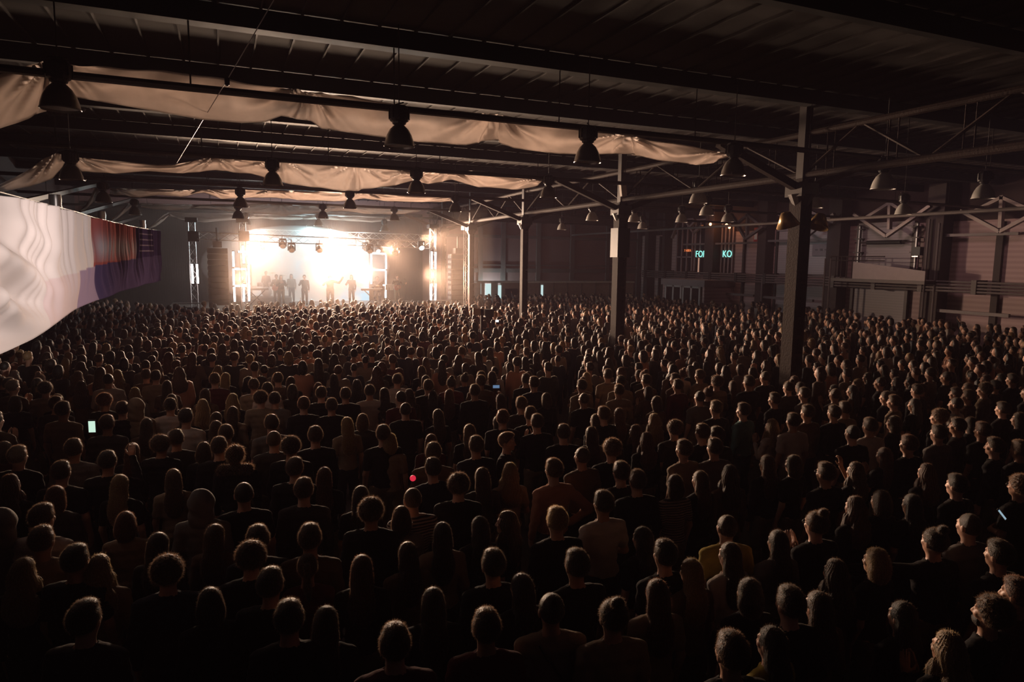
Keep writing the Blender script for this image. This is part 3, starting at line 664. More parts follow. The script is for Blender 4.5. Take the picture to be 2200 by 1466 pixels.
# side boxes
for px, lab in ((402, 'left outer tower'), (946, 'right tower')):
    p = P(px, 655, Y=37.4); t = thing('crowd_barrier', 'box framed barrier beside the foot of the %s' % lab, 'barrier', (p.x, 37.4, 0))
    m = MB(); x = p.x
    for sx in (-1, 1): m.tube((x+sx*.6, 37.2, 0), (x+sx*.6, 37.2, 1.75), .03)
    m.tube((x-.6, 37.2, 1.75), (x+.6, 37.2, 1.75), .03); m.obj('frame', ALU, t)
    MB().box((x, 37.4, .8), (.8, .3, 1.5)).obj('case', BLACK, t)
# keyboards, music stand, mic stands, drum riser, cymbals
def keyboard(px, y, lab, rot=0):
    p = P(px, 640, Y=y); t = thing('keyboard', lab, 'keyboard', (p.x, y, ZS))
    MB().box((p.x, y, ZS+.95), (1.3, .35, .1)).obj('case', BLACK, t)
    MB().box((p.x, y+.05, ZS+1.005), (1.15, .16, .02)).obj('keys', mat('ivory', (.8, .78, .72), .4), t)
    m = MB()
    for s_ in (-1, 1): m.bar((p.x-s_*.45, y-.1*s_, ZS), (p.x+s_*.45, y-.1*s_, ZS+.9), .05)
    m.obj('stand', BLACK, t)
keyboard(552, 42.5, 'keyboard on a crossed stand at the left of the stage'); keyboard(800, 41.2, 'keyboard played by the crouching performer at the right')
def stand(px, y, lab, nm='microphone_stand', h=1.5):
    p = P(px, 640, Y=y); t = thing(nm, lab, 'stand', (p.x, y, ZS))
    MB().tube((p.x, y, ZS), (p.x, y, ZS+h), .015).obj('pole', BLACK, t)
    m = MB()
    for k in range(3): a = k*2.1; m.tube((p.x, y, ZS+.15), (p.x+.3*math.cos(a), y+.3*math.sin(a), ZS+.02), .012)
    m.obj('leg', BLACK, t)
    if nm == 'microphone_stand': MB().tube((p.x, y, ZS+h), (p.x, y+.2, ZS+h+.05), .025).obj('microphone', BLACK, t)
    else: MB().box((p.x, y, ZS+h), (.5, .03, .38), Matrix.Rotation(.4, 3, 'X')).obj('desk', ALU, t)
stand(858, 42, 'microphone stand in front of the rightmost performer'); stand(837, 41, 'tilted music stand beside the right keyboard', 'music_stand', 1.1); stand(871, 42.5, 'thin cymbal-high stand at the far right of the stage')
p = P(572, 640, Y=44.5); t = thing('drum_kit', 'hazy drum kit on a low riser at the left of the stage', 'drum kit', (p.x, 44.5, ZS))
MB().box((p.x, 44.5, ZS+.2), (2.8, 2.2, .4)).obj('riser', mat('riser_grey', (.3, .27, .25), .6), t)
RX = Matrix.Rotation(math.pi/2, 3, 'X'); dm = mat('drum_shell', (.55, .5, .48), .3)
MB().lathe([(.001, -.2), (.3, -.2), (.3, .2), (.001, .2)], (p.x, 44.0, ZS+.72), 22, RX).obj('bass_drum', dm, t, True)
for dx, dz, r in ((-.35, 1.15, .16), (.3, 1.15, .17), (-.75, .95, .2), (.75, .9, .22)): MB().lathe([(.001, -.12), (r, -.12), (r, .12), (.001, .12)], (p.x+dx, 44.3, ZS+dz), 18).obj('tom_drum', dm, t, True)
for dx, dz in ((-1.0, 1.75), (1.0, 1.7), (.4, 1.85)):
    MB().lathe([(.001, .03), (.05, .015), (.25, -.01)], (p.x+dx, 44.5, ZS+dz), 20).obj('cymbal', mat('cymbal_brass', (.7, .5, .2), .25, 1), t, True); MB().tube((p.x+dx, 44.5, ZS+.4), (p.x+dx, 44.5, ZS+dz), .012).obj('cymbal_stand', ALU, t)

# camera crane in the crowd
p = P(1030, 675, Y=24.5)
t = thing('camera_crane', 'camera crane head with a slatted box on a slim post, rising from the crowd', 'camera crane', (p.x, 24.5, 0))
m = MB().box((P(1035, 690, Y=24.5).x, 24.5, .9+.2), (.10, .10, 2.2+.0)); m.obj('post', STEEL, t)
pa, pb = P(1018, 670, Y=24.5), P(1040, 673, Y=24.5)
for k in range(4): MB().bar(P(1016, 664+k*3.4, Y=24.5), P(1040, 666+k*3.4, Y=24.5), .05, .08).obj('slat', mat('crane_slat', (.5, .36, .26), .5), t)
MB().box((P(1049, 673, Y=24.5).x, 24.5, P(1049, 673, Y=24.5).z), (.33, .35, .3)).obj('camera_body', BLACK, t)
q = P(1068, 690, Y=23); o = MB().box(q, (.12, .02, .08)).obj('viewfinder_screen', emat('screen_white', (.9, .95, 1), 1.2)); tag(o, 'tiny bright camera screen glowing right of the crane', 'screen')

# haze over the stage
hz = bpy.data.materials.new('stage_haze'); hz.use_nodes = True; nt = hz.node_tree; nt.nodes.remove(nt.nodes['Principled BSDF'])
vsn = nt.nodes.new('ShaderNodeVolumeScatter'); vsn.inputs['Color'].default_value = (1, .80, .68, 1); vsn.inputs['Density'].default_value = .011; vsn.inputs['Anisotropy'].default_value = .35
nt.links.new(vsn.outputs[0], nt.nodes['Material Output'].inputs['Volume'])
o = MB().box((3.2, 39.2, 3.4), (19.2, 14, 6.6)).obj('stage_haze', hz); o['kind'] = 'stuff'; o['label'] = 'warm smoky haze hanging over the stage'; o['category'] = 'haze'
hz2 = bpy.data.materials.new('stage_smoke'); hz2.use_nodes = True; nt = hz2.node_tree; nt.nodes.remove(nt.nodes['Principled BSDF'])
vsn = nt.nodes.new('ShaderNodeVolumeScatter'); vsn.inputs['Color'].default_value = (1, .98, .96, 1); vsn.inputs['Density'].default_value = .15; vsn.inputs['Anisotropy'].default_value = .3
nt.links.new(vsn.outputs[0], nt.nodes['Material Output'].inputs['Volume'])
m = MB().lathe([(max(.001, math.cos(a)), math.sin(a)) for a in [-math.pi/2+math.pi*k/16 for k in range(17)]], n=32)
m.v = [(4.4+5.4*x, 42.6+3.4*y, 3.6+2.35*z) for x, y, z in m.v]
o = m.obj('stage_smoke', hz2, None, True); o['kind'] = 'stuff'; o['label'] = 'dense bright smoke cloud around the performers'; o['category'] = 'smoke'
hz3 = bpy.data.materials.new('hall_haze'); hz3.use_nodes = True; nt = hz3.node_tree; nt.nodes.remove(nt.nodes['Principled BSDF'])
vsn = nt.nodes.new('ShaderNodeVolumeScatter'); vsn.inputs['Color'].default_value = (.98, .74, 1, 1); vsn.inputs['Density'].default_value = .0006; vsn.inputs['Anisotropy'].default_value = .2
nt.links.new(vsn.outputs[0], nt.nodes['Material Output'].inputs['Volume'])
o = MB().box(((XR+XL)/2, 19, 3.95), (XR-XL-.1, 54, 7.8)).obj('hall_haze', hz3); o['kind'] = 'stuff'; o['label'] = 'thin tinted haze added through the whole hall to lift its dark tones'; o['category'] = 'haze'  # added thin haze, tinted to lift the blacks across the hall
# ------------------------------------------------------------------ people: figures grown from signed distance shapes
def axis(lo, hi, fine, cs, fs_):
    out = [lo]; x = lo
    while x < hi:
        st = fs_ if any(a-fs_ <= x <= b for a, b in fine) else cs
        nxt = min([a for a, b in fine if a > x+1e-6]+[1e9])
        if st == cs and x+st > nxt and nxt-x > fs_: st = max(fs_, (nxt-x))
        x += st; out.append(x)
    return np.array(out, dtype=np.float32)
def surfnet(D, xs, ys, zs):
    ins = D < 0; nx, ny, nz = D.shape
    cnt = np.zeros((nx-1, ny-1, nz-1), np.float32); acc = np.zeros((3, nx-1, ny-1, nz-1), np.float32)
    ax = [xs, ys, zs]
    def sl(o, n): return slice(o, o+n-1)
    for a in range(3):
        o1, o2 = [k for k in range(3) if k != a]
        for u in (0, 1):
            for v in (0, 1):
                off = [0, 0, 0]; off[o1] = u; off[o2] = v; off2 = list(off); off2[a] = 1
                A = D[sl(off[0], nx), sl(off[1], ny), sl(off[2], nz)]; B = D[sl(off2[0], nx), sl(off2[1], ny), sl(off2[2], nz)]
                cr = (A < 0) != (B < 0); t = np.where(cr, A/np.where(cr, A-B, 1), 0)
                cnt += cr
                for k in range(3):
                    sh = [1, 1, 1]; n = D.shape[k]; sh[k] = n-1
                    base = ax[k][off[k]:off[k]+n-1].reshape(sh)
                    if k == a: val = base+t*(ax[k][1:]-ax[k][:-1]).reshape(sh)
                    else: val = base
                    acc[k] += np.where(cr, val, 0)
    m = cnt > 0; idx = -np.ones(m.shape, np.int64); idx[m] = np.arange(m.sum())
    V = np.stack([acc[k][m]/cnt[m] for k in range(3)], 1); Fs = []
    for a in range(3):
        o1, o2 = (a+1) % 3, (a+2) % 3
        s0 = [slice(1, -1)]*3; s1 = [slice(1, -1)]*3; s0[a] = slice(0, -1); s1[a] = slice(1, None)
        A, B = ins[tuple(s0)], ins[tuple(s1)]; cr = np.argwhere(A != B)
        if not len(cr): continue
        sgn = A[tuple(cr.T)]
        c = cr.copy(); c[:, o1] += 1; c[:, o2] += 1
        def cell(d1, d2):
            q = c.copy(); q[:, o1] -= d1; q[:, o2] -= d2
            return idx[q[:, 0], q[:, 1], q[:, 2]]
        quad = np.stack([cell(1, 1), cell(0, 1), cell(0, 0), cell(1, 0)], 1)
        quad[~sgn] = quad[~sgn][:, ::-1]; Fs.append(quad)
    F_ = np.concatenate(Fs); F_ = F_[(F_ >= 0).all(1)]
    return V, F_
def evalsdf(prims, xs, ys, zs, post=None):
    D = np.full((len(xs), len(ys), len(zs)), .25, np.float32)
    for pr in prims:
        kind, k, op = pr[0], pr[-2], pr[-1]
        if kind == 'c': a, b, ra, rb = pr[1:5]; a = np.array(a, np.float32); b = np.array(b, np.float32); R = max(ra, rb); lo = np.minimum(a, b)-R-.07; hi = np.maximum(a, b)+R+.07
        else: c, r = np.array(pr[1], np.float32), np.array(pr[2], np.float32); lo = c-r-.07; hi = c+r+.07
        i0 = [int(np.searchsorted(g, l)) for g, l in zip((xs, ys, zs), lo)]; i1 = [int(np.searchsorted(g, h)) for g, h in zip((xs, ys, zs), hi)]
        if any(q <= p for p, q in zip(i0, i1)): continue
        X = xs[i0[0]:i1[0], None, None]; Y = ys[None, i0[1]:i1[1], None]; Z = zs[None, None, i0[2]:i1[2]]
        if kind == 'c':
            d = b-a; L2 = float(d@d)+1e-9
            t = np.clip(((X-a[0])*d[0]+(Y-a[1])*d[1]+(Z-a[2])*d[2])/L2, 0, 1)
            e = np.sqrt((X-a[0]-t*d[0])**2+(Y-a[1]-t*d[1])**2+(Z-a[2]-t*d[2])**2)-(ra+(rb-ra)*t)
        else:
            qx, qy, qz = (X-c[0])/r[0], (Y-c[1])/r[1], (Z-c[2])/r[2]
            k0 = np.sqrt(qx**2+qy**2+qz**2)+1e-6; k1 = np.sqrt((qx/r[0])**2+(qy/r[1])**2+(qz/r[2])**2)+1e-6
            e = k0*(k0-1)/k1
        s = (slice(i0[0], i1[0]), slice(i0[1], i1[1]), slice(i0[2], i1[2])); cur = D[s]
        if op == 'cut':
            h = np.clip(.5-.5*(cur+e)/k, 0, 1); D[s] = cur*(1-h)+(-e)*h+k*h*(1-h)
        else:
            h = np.clip(.5+.5*(cur-e)/k, 0, 1); D[s] = cur*(1-h)+e*h-k*h*(1-h)
    if post is not None:
        X, Y, Z = xs[:, None, None], ys[None, :, None], zs[None, None, :]; D = post(D, X, Y, Z)
    return D
def tomesh(name, V, Fq, m=None):
    me = bpy.data.meshes.new(name); n, q = len(V), len(Fq)
    me.vertices.add(n); me.vertices.foreach_set('co', V.astype(np.float32).ravel())
    w4 = Fq.shape[1]; me.loops.add(q*w4); me.loops.foreach_set('vertex_index', Fq.astype(np.int32).ravel())
    me.polygons.add(q); me.polygons.foreach_set('loop_start', np.arange(0, q*w4, w4, dtype=np.int32))
    me.update(calc_edges=True); me.validate(); me.polygons.foreach_set('use_smooth', [True]*len(me.polygons))
    me.materials.append(m or BLACK); return me
def c_(a, b, ra, rb, k=.02, op='add'): return ('c', a, b, ra, rb, k, op)
def e_(c, r, k=.02, op='add'): return ('e', c, r, k, op)
def V3(*a): return np.array(a, float)
HEAD = [c_((0, -.015, 1.38), (0, .0, 1.56), .062, .055, .03), e_((0, -.008, 1.645), (.078, .098, .106), .02), e_((0, .035, 1.585), (.058, .062, .068), .03),
    e_((0, .075, 1.548), (.025, .022, .02), .02), c_((0, .092, 1.645), (0, .112, 1.603), .009, .014, .012), c_((-.012, .098, 1.600), (.012, .098, 1.600), .010, .010, .01),
    c_((-.035, .078, 1.665), (.035, .078, 1.665), .014, .014, .015), c_((-.018, .088, 1.570), (.018, .088, 1.570), .009, .009, .008),
    e_((-.032, .092, 1.642), (.016, .012, .011), .012, 'cut'), e_((.032, .092, 1.642), (.016, .012, .011), .012, 'cut'),
    e_((-.032, .080, 1.642), (.013, .013, .011), .003), e_((.032, .080, 1.642), (.013, .013, .011), .003),
    e_((-.045, .062, 1.615), (.022, .022, .02), .02), e_((.045, .062, 1.615), (.022, .022, .02), .02),
    e_((-.080, -.008, 1.622), (.012, .022, .033), .008), e_((.080, -.008, 1.622), (.012, .022, .033), .008)]
def torso(g=0.0):
    return [c_((-.10, -.02, 1.405), (.10, -.02, 1.405), .055+g, .055+g, .05), c_((-.175, -.01, 1.385), (.175, -.01, 1.385), .056+g, .056+g, .05),
        e_((0, .0, 1.27), (.168+g, .108+g, .17+g), .05), e_((0, .0, 1.10), (.145+g, .098+g, .16+g), .05), e_((0, -.01, .95), (.165+g, .115+g, .13+g), .05)]
LEGS = []
def legs(g=0.0):
    o = [e_((0, -.01, .93), (.165+g, .115+g, .11), .04)]
    for s in (-1, 1):
        o += [c_((s*.085, -.01, .90), (s*.105, .015, .50), .088+g, .058+g, .03), c_((s*.105, .015, .50), (s*.115, -.02, .10), .058+g, .040+g, .02), e_((s*.11, -.03, .36), (.048+g, .055+g, .12), .03)]
    return o
def feet(g=0.0): return [q for s in (-1, 1) for q in (c_((s*.115, -.04, .055), (s*.13, .12, .035), .042+g, .032+g, .02), e_((s*.115, -.05, .05), (.04+g, .045+g, .045+g), .02))]
def hand(w_, d, side, n, curl):
    w_, d, side, n = [np.array(q, float) for q in (w_, d, side, n)]; d /= np.linalg.norm(d); side -= d*(side@d); side /= np.linalg.norm(side); n = np.cross(d, side)*(1 if np.cross(d, side)@n > 0 else -1)
    o = [c_(w_, w_+d*.045, .026, .030, .015)]; nails = []
    for k, (s_, ln) in enumerate(((-.030, .068), (-.010, .080), (.011, .076), (.030, .060))):
        b = w_+d*.092+side*s_; o.append(c_(w_+d*.03+side*s_*.6, b, .015, .012, .012))
        dd = d*math.cos(curl*.6)+n*math.sin(curl*.6); m1 = b+dd*ln*.45; d2 = d*math.cos(curl*1.5)+n*math.sin(curl*1.5); m2 = m1+d2*ln*.32
        d3 = d*math.cos(curl*2.1)+n*math.sin(curl*2.1); m3 = m2+d3*ln*.26
        o += [c_(b, m1, .0098, .009, .004), c_(m1, m2, .009, .0082, .004), c_(m2, m3, .0082, .007, .004)]
    tb = w_+d*.028-side*.028; t1 = tb+(d*.55-side*.75+n*.25)*.042; t2 = t1+(d*.85-side*.35+n*.35)*.034
    o += [c_(tb, t1, .015, .011, .01), c_(t1, t2, .011, .009, .004)]
    return o
def pose(R_, L_):
    """R_/L_: elbow, wrist, hand dir, thumb-away side, palm normal, curl ; x of the left arm is mirrored"""
    arms = []; fine = []
    for s, (el, wr, hd, sd, nn, cu) in ((1, R_), (-1, L_)):
        mir = V3(s, 1, 1); sh = V3(.178, -.01, 1.385)*mir; el = V3(*el)*mir; wr = V3(*wr)*mir; hd = V3(*hd)*mir; sd = V3(*sd)*mir; nn = V3(*nn)*mir
        arms.append((sh, el, wr, hd, sd, nn, cu))
        tip = wr+hd/np.linalg.norm(hd)*.17; fine.append((np.minimum(wr, tip)-.05, np.maximum(wr, tip)+.05))
    return arms, fine
DOWN = ((.235, -.03, 1.12), (.235, .05, .88), (0, .15, -1), (0, -1, 0), (-1, 0, 0), .35)
FRONT = ((.25, -.01, 1.13), (.075, .21, 1.08), (-1, .15, .05), (0, .1, -1), (0, -1, 0), .5)
CLAP = ((.25, .05, 1.15), (.055, .27, 1.30), (-.12, .25, 1), (.3, 1, 0), (-1, 0, 0), .12)
PHONE = ((.27, .17, 1.30), (.17, .33, 1.60), (-.05, .1, 1), (1, 0, 0), (0, 1, 0), .7)
HIP = ((.43, -.07, 1.15), (.23, .02, .98), (-.9, .3, -.4), (0, .4, -1), (0, -1, 0), .4)
UP = ((.30, .09, 1.56), (.33, .16, 1.84), (.05, .1, 1), (1, .1, 0), (0, 1, 0), .18)
REACH = ((.42, .12, 1.38), (.68, .22, 1.36), (1, .3, -.05), (0, .2, -1), (0, -.5, -1), .4)
WIDE = ((.42, .06, 1.30), (.58, .16, 1.52), (.4, .1, 1), (1, -.1, -.3), (0, 1, 0), .2)
MICP = ((.30, .08, 1.18), (.07, .17, 1.46), (-.5, -.3, .9), (0, -1, 0), (-1, 0, 0), 1.2)
GTR = ((.30, 0, 1.13), (.08, .20, 1.04), (-1, .2, -.2), (0, 0, -1), (0, -1, 0), .7)
GTL = ((.28, .08, 1.14), (.45, .30, 1.18), (.3, 0, 1), (1, 0, 0), (0, 1, 0), 1.0)
POSES = {'down': (DOWN, DOWN), 'front': (FRONT, FRONT), 'clap': (CLAP, CLAP), 'phone': (PHONE, DOWN), 'hip': (HIP, DOWN), 'up': (UP, DOWN), 'reach': (DOWN, REACH), 'wide': (MICP, WIDE), 'mic': (MICP, DOWN), 'guitar': (GTR, GTL)}
def bodyprims(pn, coarse=False):
    arms, fine = pose(*POSES[pn]); pr = HEAD+torso()+legs()+feet()
    for sh, el, wr, hd, sd, nn, cu in arms:
        pr += [c_(sh, el, .052, .041, .025), c_(el, wr, .041, .027, .015)]
        pr += [c_(wr, wr+hd/np.linalg.norm(hd)*.14, .035, .03, .015)] if coarse else hand(wr, hd, sd, nn, cu)
    return pr, arms, fine
def folds(D, X, Y, Z): return D+.004*np.sin(Z*38+X*22)*np.sin(X*31+Y*17+1.2)+.003*np.sin(Z*70+Y*40)
BODY, SHIRT, TROU, HAIRM = {}, {}, {}, {}
def get_body(pn):
    if pn not in BODY:
        pr, arms, fine = bodyprims(pn)
        fx = [(-.1, .1)]+[(a[0], b[0]) for a, b in fine]; fy = [(-.12, .14)]+[(a[1], b[1]) for a, b in fine]; fz = [(1.50, 1.77)]+[(a[2], b[2]) for a, b in fine]
        fy = [(-.03, .14)]+[(a[1], b[1]) for a, b in fine]
        xs, ys, zs = axis(-.9, .62, fx, .014, .0065), axis(-.22, .48, fy, .014, .0065), axis(-.02, 2.1, fz, .016, .0065)
        BODY[pn] = tomesh('body', *surfnet(evalsdf(pr, xs, ys, zs), xs, ys, zs))
    return BODY[pn]
def shirtprims(pn, long_):
    arms, fine = pose(*POSES[pn]); pr = torso(.014)+[c_((0, -.018, 1.38), (0, -.006, 1.455), .088, .068, .03)]
    for sh, el, wr, *_ in arms:
        mid = sh+(el-sh)*.62
        pr += [c_(sh, el if long_ else mid, .068, .056 if long_ else .064, .03)]
        if long_: pr += [c_(el, el+(wr-el)*.95, .055, .040, .02)]
    return pr
def get_shirt(pn, long_):
    key = (pn, long_)
    if key not in SHIRT:
        xs, ys, zs = axis(-.9, .62, [], .015, .015), axis(-.22, .48, [], .015, .015), axis(.8, 1.95, [], .015, .015)
        def post(D, X, Y, Z):
            D = folds(D, X, Y, Z); D = np.maximum(D, .86-Z)
            nk = np.sqrt(X**2+(Y-.005)**2+0*Z)-.060; return np.maximum(D, -np.maximum(nk, 1.40-Z))
        SHIRT[key] = tomesh('shirt', *surfnet(evalsdf(shirtprims(pn, long_), xs, ys, zs, post), xs, ys, zs))
    return SHIRT[key]
def get_trousers():
    if 't' not in TROU:
        xs, ys, zs = axis(-.3, .3, [], .016, .016), axis(-.2, .2, [], .016, .016), axis(.02, 1.02, [], .018, .018)
        TROU['t'] = tomesh('trousers', *surfnet(evalsdf(legs(.014), xs, ys, zs, lambda D, X, Y, Z: np.maximum(np.maximum(folds(D, X, Y, Z), Z-.97), .07-Z)), xs, ys, zs))
        xs, ys, zs = axis(-.3, .3, [], .012, .012), axis(-.2, .25, [], .012, .012), axis(-.02, .14, [], .012, .012)
        TROU['s'] = tomesh('shoes', *surfnet(evalsdf(feet(.01), xs, ys, zs, lambda D, X, Y, Z: np.maximum(D, .004-Z)), xs, ys, zs))
    return TROU['t'], TROU['s']
FACECUT = [e_((0, .13, 1.615), (.062, .085, .085), .012, 'cut')]
def hairprims(h):
    cap = [e_((0, -.016, 1.662), (.091, .108, .106), .02)]
    if h == 'buzz': return [e_((0, -.012, 1.652), (.083, .101, .105), .02)]
    if h == 'short': return cap+[e_((0, .03, 1.735), (.06, .06, .03), .03)]
    if h == 'curly': return [e_((0, -.02, 1.672), (.108, .122, .112), .02)]
    if h == 'bob': return cap+[e_((0, -.045, 1.58), (.112, .095, .135), .03)]
    if h == 'long': return cap+[e_((0, -.055, 1.55), (.105, .075, .18), .03), e_((0, -.11, 1.36), (.125, .05, .20), .04)]
    if h == 'wavy': return cap+[e_((0, -.05, 1.57), (.118, .09, .16), .03), e_((0, -.10, 1.38), (.155, .065, .18), .04), e_((.10, .02, 1.45), (.035, .05, .13), .03), e_((-.10, .02, 1.45), (.035, .05, .13), .03)]
    if h == 'bun': return cap+[e_((0, -.075, 1.775), (.045, .045, .04), .012)]
    if h == 'tail': return cap+[e_((0, -.125, 1.70), (.03, .03, .03), .01), c_((0, -.13, 1.69), (.0, -.155, 1.52), .028, .036, .01), c_((.0, -.155, 1.52), (.02, -.14, 1.36), .036, .014, .01)]
    if h == 'hood': return [e_((0, -.025, 1.645), (.118, .125, .145), .02), e_((0, -.05, 1.50), (.115, .09, .10), .05), c_((-.10, -.02, 1.40), (.10, -.02, 1.40), .06, .06, .05)]
    if h == 'fur': return [e_((0, -.03, 1.66), (.10, .12, .11), .02), c_((-.14, -.06, 1.47), (.14, -.06, 1.47), .065, .065, .04), c_((-.14, .03, 1.45), (.14, .03, 1.45), .05, .05, .04)]
def hairpost(h):
    def f(D, X, Y, Z):
        if h != 'hood':
            if h in ('short', 'buzz', 'curly', 'bun', 'tail', 'fur'):
                if h == 'fur': D = D+.010*np.sin(X*190)*np.sin(Z*170+Y*60)
                else:
                    D = np.maximum(D, Y-.05-(Z-1.675)*.75)
                    low = 1.575-Z+np.maximum(0, Y+.02)*.8
                    if h == 'tail': low = np.where((Y < -.10) & (np.abs(X) < .06), -1, low)
                    D = np.maximum(D, low)
            else:
                D = np.maximum(D, np.where(Z > 1.66, Y-.05-(Z-1.675)*.75, -1))
                D = np.maximum(D, -(np.maximum(np.abs(X)-.066, np.maximum(.02-Y, Z-1.70))))
            a = np.arctan2(X, -(Y+.01))
            if h == 'curly': D = D+.008*np.sin(X*95+2*np.sin(Z*40))*np.sin(Z*88+Y*50)*np.sin(Y*93)
            elif h == 'wavy': D = D+.003*np.sin(a*22+2.5*np.sin(Z*24))+.005*np.sin(Z*42+X*10)
            elif h != 'buzz': D = D+.0014*np.sin(a*34+1.2*np.sin(Z*20))
        else:
            D = np.maximum(D, -(np.sqrt((X/.085)**2+((Z-1.63)/.11)**2+0*Y)-1)*.08-(Y < .02)*1.0) if False else np.maximum(D, Y-.075)
            D = D+.004*np.sin(Z*50+X*30)
        return D
    return f
def strands(V, Fq, n, ln, wd, seed=1):
    g = np.random.default_rng(seed); q = V[Fq]; c = q.mean(1); nr = np.cross(q[:, 2]-q[:, 0], q[:, 3 % q.shape[1]]-q[:, 1]) if q.shape[1] == 4 else np.cross(q[:, 1]-q[:, 0], q[:, 2]-q[:, 0])
    ar = np.linalg.norm(nr, axis=1)+1e-12; nr = nr/ar[:, None]; i = g.choice(len(c), n, p=ar/ar.sum())
    b = c[i]+g.normal(size=(n, 3))*.002; nn = nr[i]; down = np.stack([0*b[:, 0], 0*b[:, 0]-.2, 0*b[:, 0]-1], 1); tg = down-nn*(down*nn).sum(1)[:, None]
    d = nn*g.uniform(.25, 1.0, (n, 1))+tg*g.uniform(.3, 1.3, (n, 1))+g.normal(size=(n, 3))*.35; d /= np.linalg.norm(d, axis=1)[:, None]
    sd = np.cross(d, g.normal(size=(n, 3))); sd /= np.linalg.norm(sd, axis=1)[:, None]; L_ = g.uniform(.5, 1.2, (n, 1))*ln
    v = np.stack([b-sd*wd, b+sd*wd, b+d*L_], 1).reshape(-1, 3); return v.astype(np.float32), np.arange(3*n).reshape(-1, 3)
def get_hair(h):
    if h not in HAIRM:
        r = .0065; xs, ys, zs = axis(-.24, .24, [], r, r), axis(-.24, .16, [], r, r), axis(1.12, 1.86, [], r, r)
        V, Fq = surfnet(evalsdf(hairprims(h)+(FACECUT if h not in ('fur',) else []), xs, ys, zs, hairpost(h)), xs, ys, zs)
        if h == 'hood': HAIRM[h] = tomesh('hair', V, Fq); return HAIRM[h]
        ns, ln = {'buzz': (2600, .007), 'short': (3200, .017), 'curly': (4200, .026), 'fur': (7000, .040)}.get(h, (4200, .020))
        sv, sf = strands(V, Fq, ns, ln, .0008 if h != 'fur' else .0012)
        tri = np.concatenate([Fq[:, [0, 1, 2]], Fq[:, [0, 2, 3]]]); me = tomesh('hair', np.concatenate([V, sv]), np.concatenate([tri, sf+len(V)]))
        me.materials.append(BLACK); mi = np.zeros(len(me.polygons), np.int32); mi[len(tri):] = 1; me.polygons.foreach_set('material_index', mi); HAIRM[h] = me
    return HAIRM[h]
HC = {'k': ('black', (.012, .008, .006)), 'd': ('dark', (.035, .018, .010)), 'r': ('auburn', (.06, .02, .010)), 'g': ('light brown', (.075, .040, .021)), 'y': ('blonde', (.24, .145, .065))}
HAIRMAT = {k: mat('hair_'+v[0].replace(' ', '_'), v[1], .48, spec=.5, sheen=.15, bump=.8, bscale=45, stretch=(5, 5, .6)) for k, v in HC.items()}
FUZZ = {HAIRMAT[k].name: mat('strand_'+v[0].replace(' ', '_'), tuple(min(1, a_+2.4*c) for a_, c in zip((.17, .115, .08), v[1])) if k != 'y' else (.65, .45, .25), .5, translucent=.6) for k, v in HC.items()}
TC = {'k': ('black', (.012, .010, .011)), 'n': ('navy', (.02, .022, .04)), 'w': ('white', (.48, .40, .35)), 'e': ('beige', (.27, .19, .13)), 'g': ('grey', (.16, .14, .13)), 't': ('striped', (.03, .02, .02)),
      'o': ('coral', (.55, .25, .16)), 'y': ('mustard', (.42, .30, .06)), 'm': ('maroon', (.10, .02, .025)), 'c': ('charcoal', (.05, .042, .04)), 'b': ('brown', (.12, .07, .045)), 'a': ('teal', (.10, .20, .20))}
TOPMAT = {k: mat('fabric_'+v[0], v[1], .85, spec=.2, sheen=.15, bump=.2, bscale=60) for k, v in TC.items() if k != 't'}
TOPMAT['t'] = striped('fabric_striped', (.03, .02, .02), (.42, .33, .27), 10.5, 2, rough=.85)
SKIN = [mat('skin_%s' % n, c, .5, spec=.4, sheen=.1) for n, c in (('fair', (.62, .36, .26)), ('warm', (.52, .29, .20)), ('tan', (.42, .22, .14)))]
JEANS = [mat('denim_dark', (.03, .032, .045), .85), mat('trouser_black', (.015, .014, .014), .85), mat('trouser_khaki', (.16, .12, .08), .85)]
SHOE = mat('shoe_leather', (.03, .025, .022), .5)
MV = {}
def child(me, nm, m, par):
    k = (me.name, m.name)
    if k not in MV:
        c = me.copy(); c.materials[0] = m
        if len(c.materials) > 1: c.materials[1] = FUZZ[m.name]
        MV[k] = c
    o = bpy.data.objects.new(nm, MV[k]); C.objects.link(o); o.parent = par; return o
STG = Vector((5.4, 41.5, 0))
def person(x, y, h, hair, hc, top, pn, z=0.0, yaw=None, long_=None, wide=1.0, seed=0, tilt=0.0, shoes=True, mirror=1):
    r = random.Random(seed*7919+13)
    if yaw is None: yaw = math.atan2(-(STG.x-x), STG.y-y)+r.uniform(-.22, .22)
    t = bpy.data.objects.new('person', None); C.objects.link(t); t.location = (x, y, z); t.rotation_euler = (tilt, 0, yaw); s = h/1.765
    t.scale = (s*wide*mirror, s*(.5+.5*wide), s)
    child(get_body(pn), 'body', SKIN[r.randrange(3)], t)
    hm = TOPMAT[top] if hair == 'hood' else HAIRMAT[hc]
    child(get_hair(hair), 'hood' if hair == 'hood' else 'hair', hm, t)
    child(get_shirt(pn, r.random() < .5 if long_ is None else long_), 'shirt', TOPMAT[top], t)
    tr, sh = get_trousers(); child(tr, 'trousers', JEANS[r.randrange(3)], t)
    if shoes: child(sh, 'shoes', SHOE, t)
    t['category'] = 'person'; return t
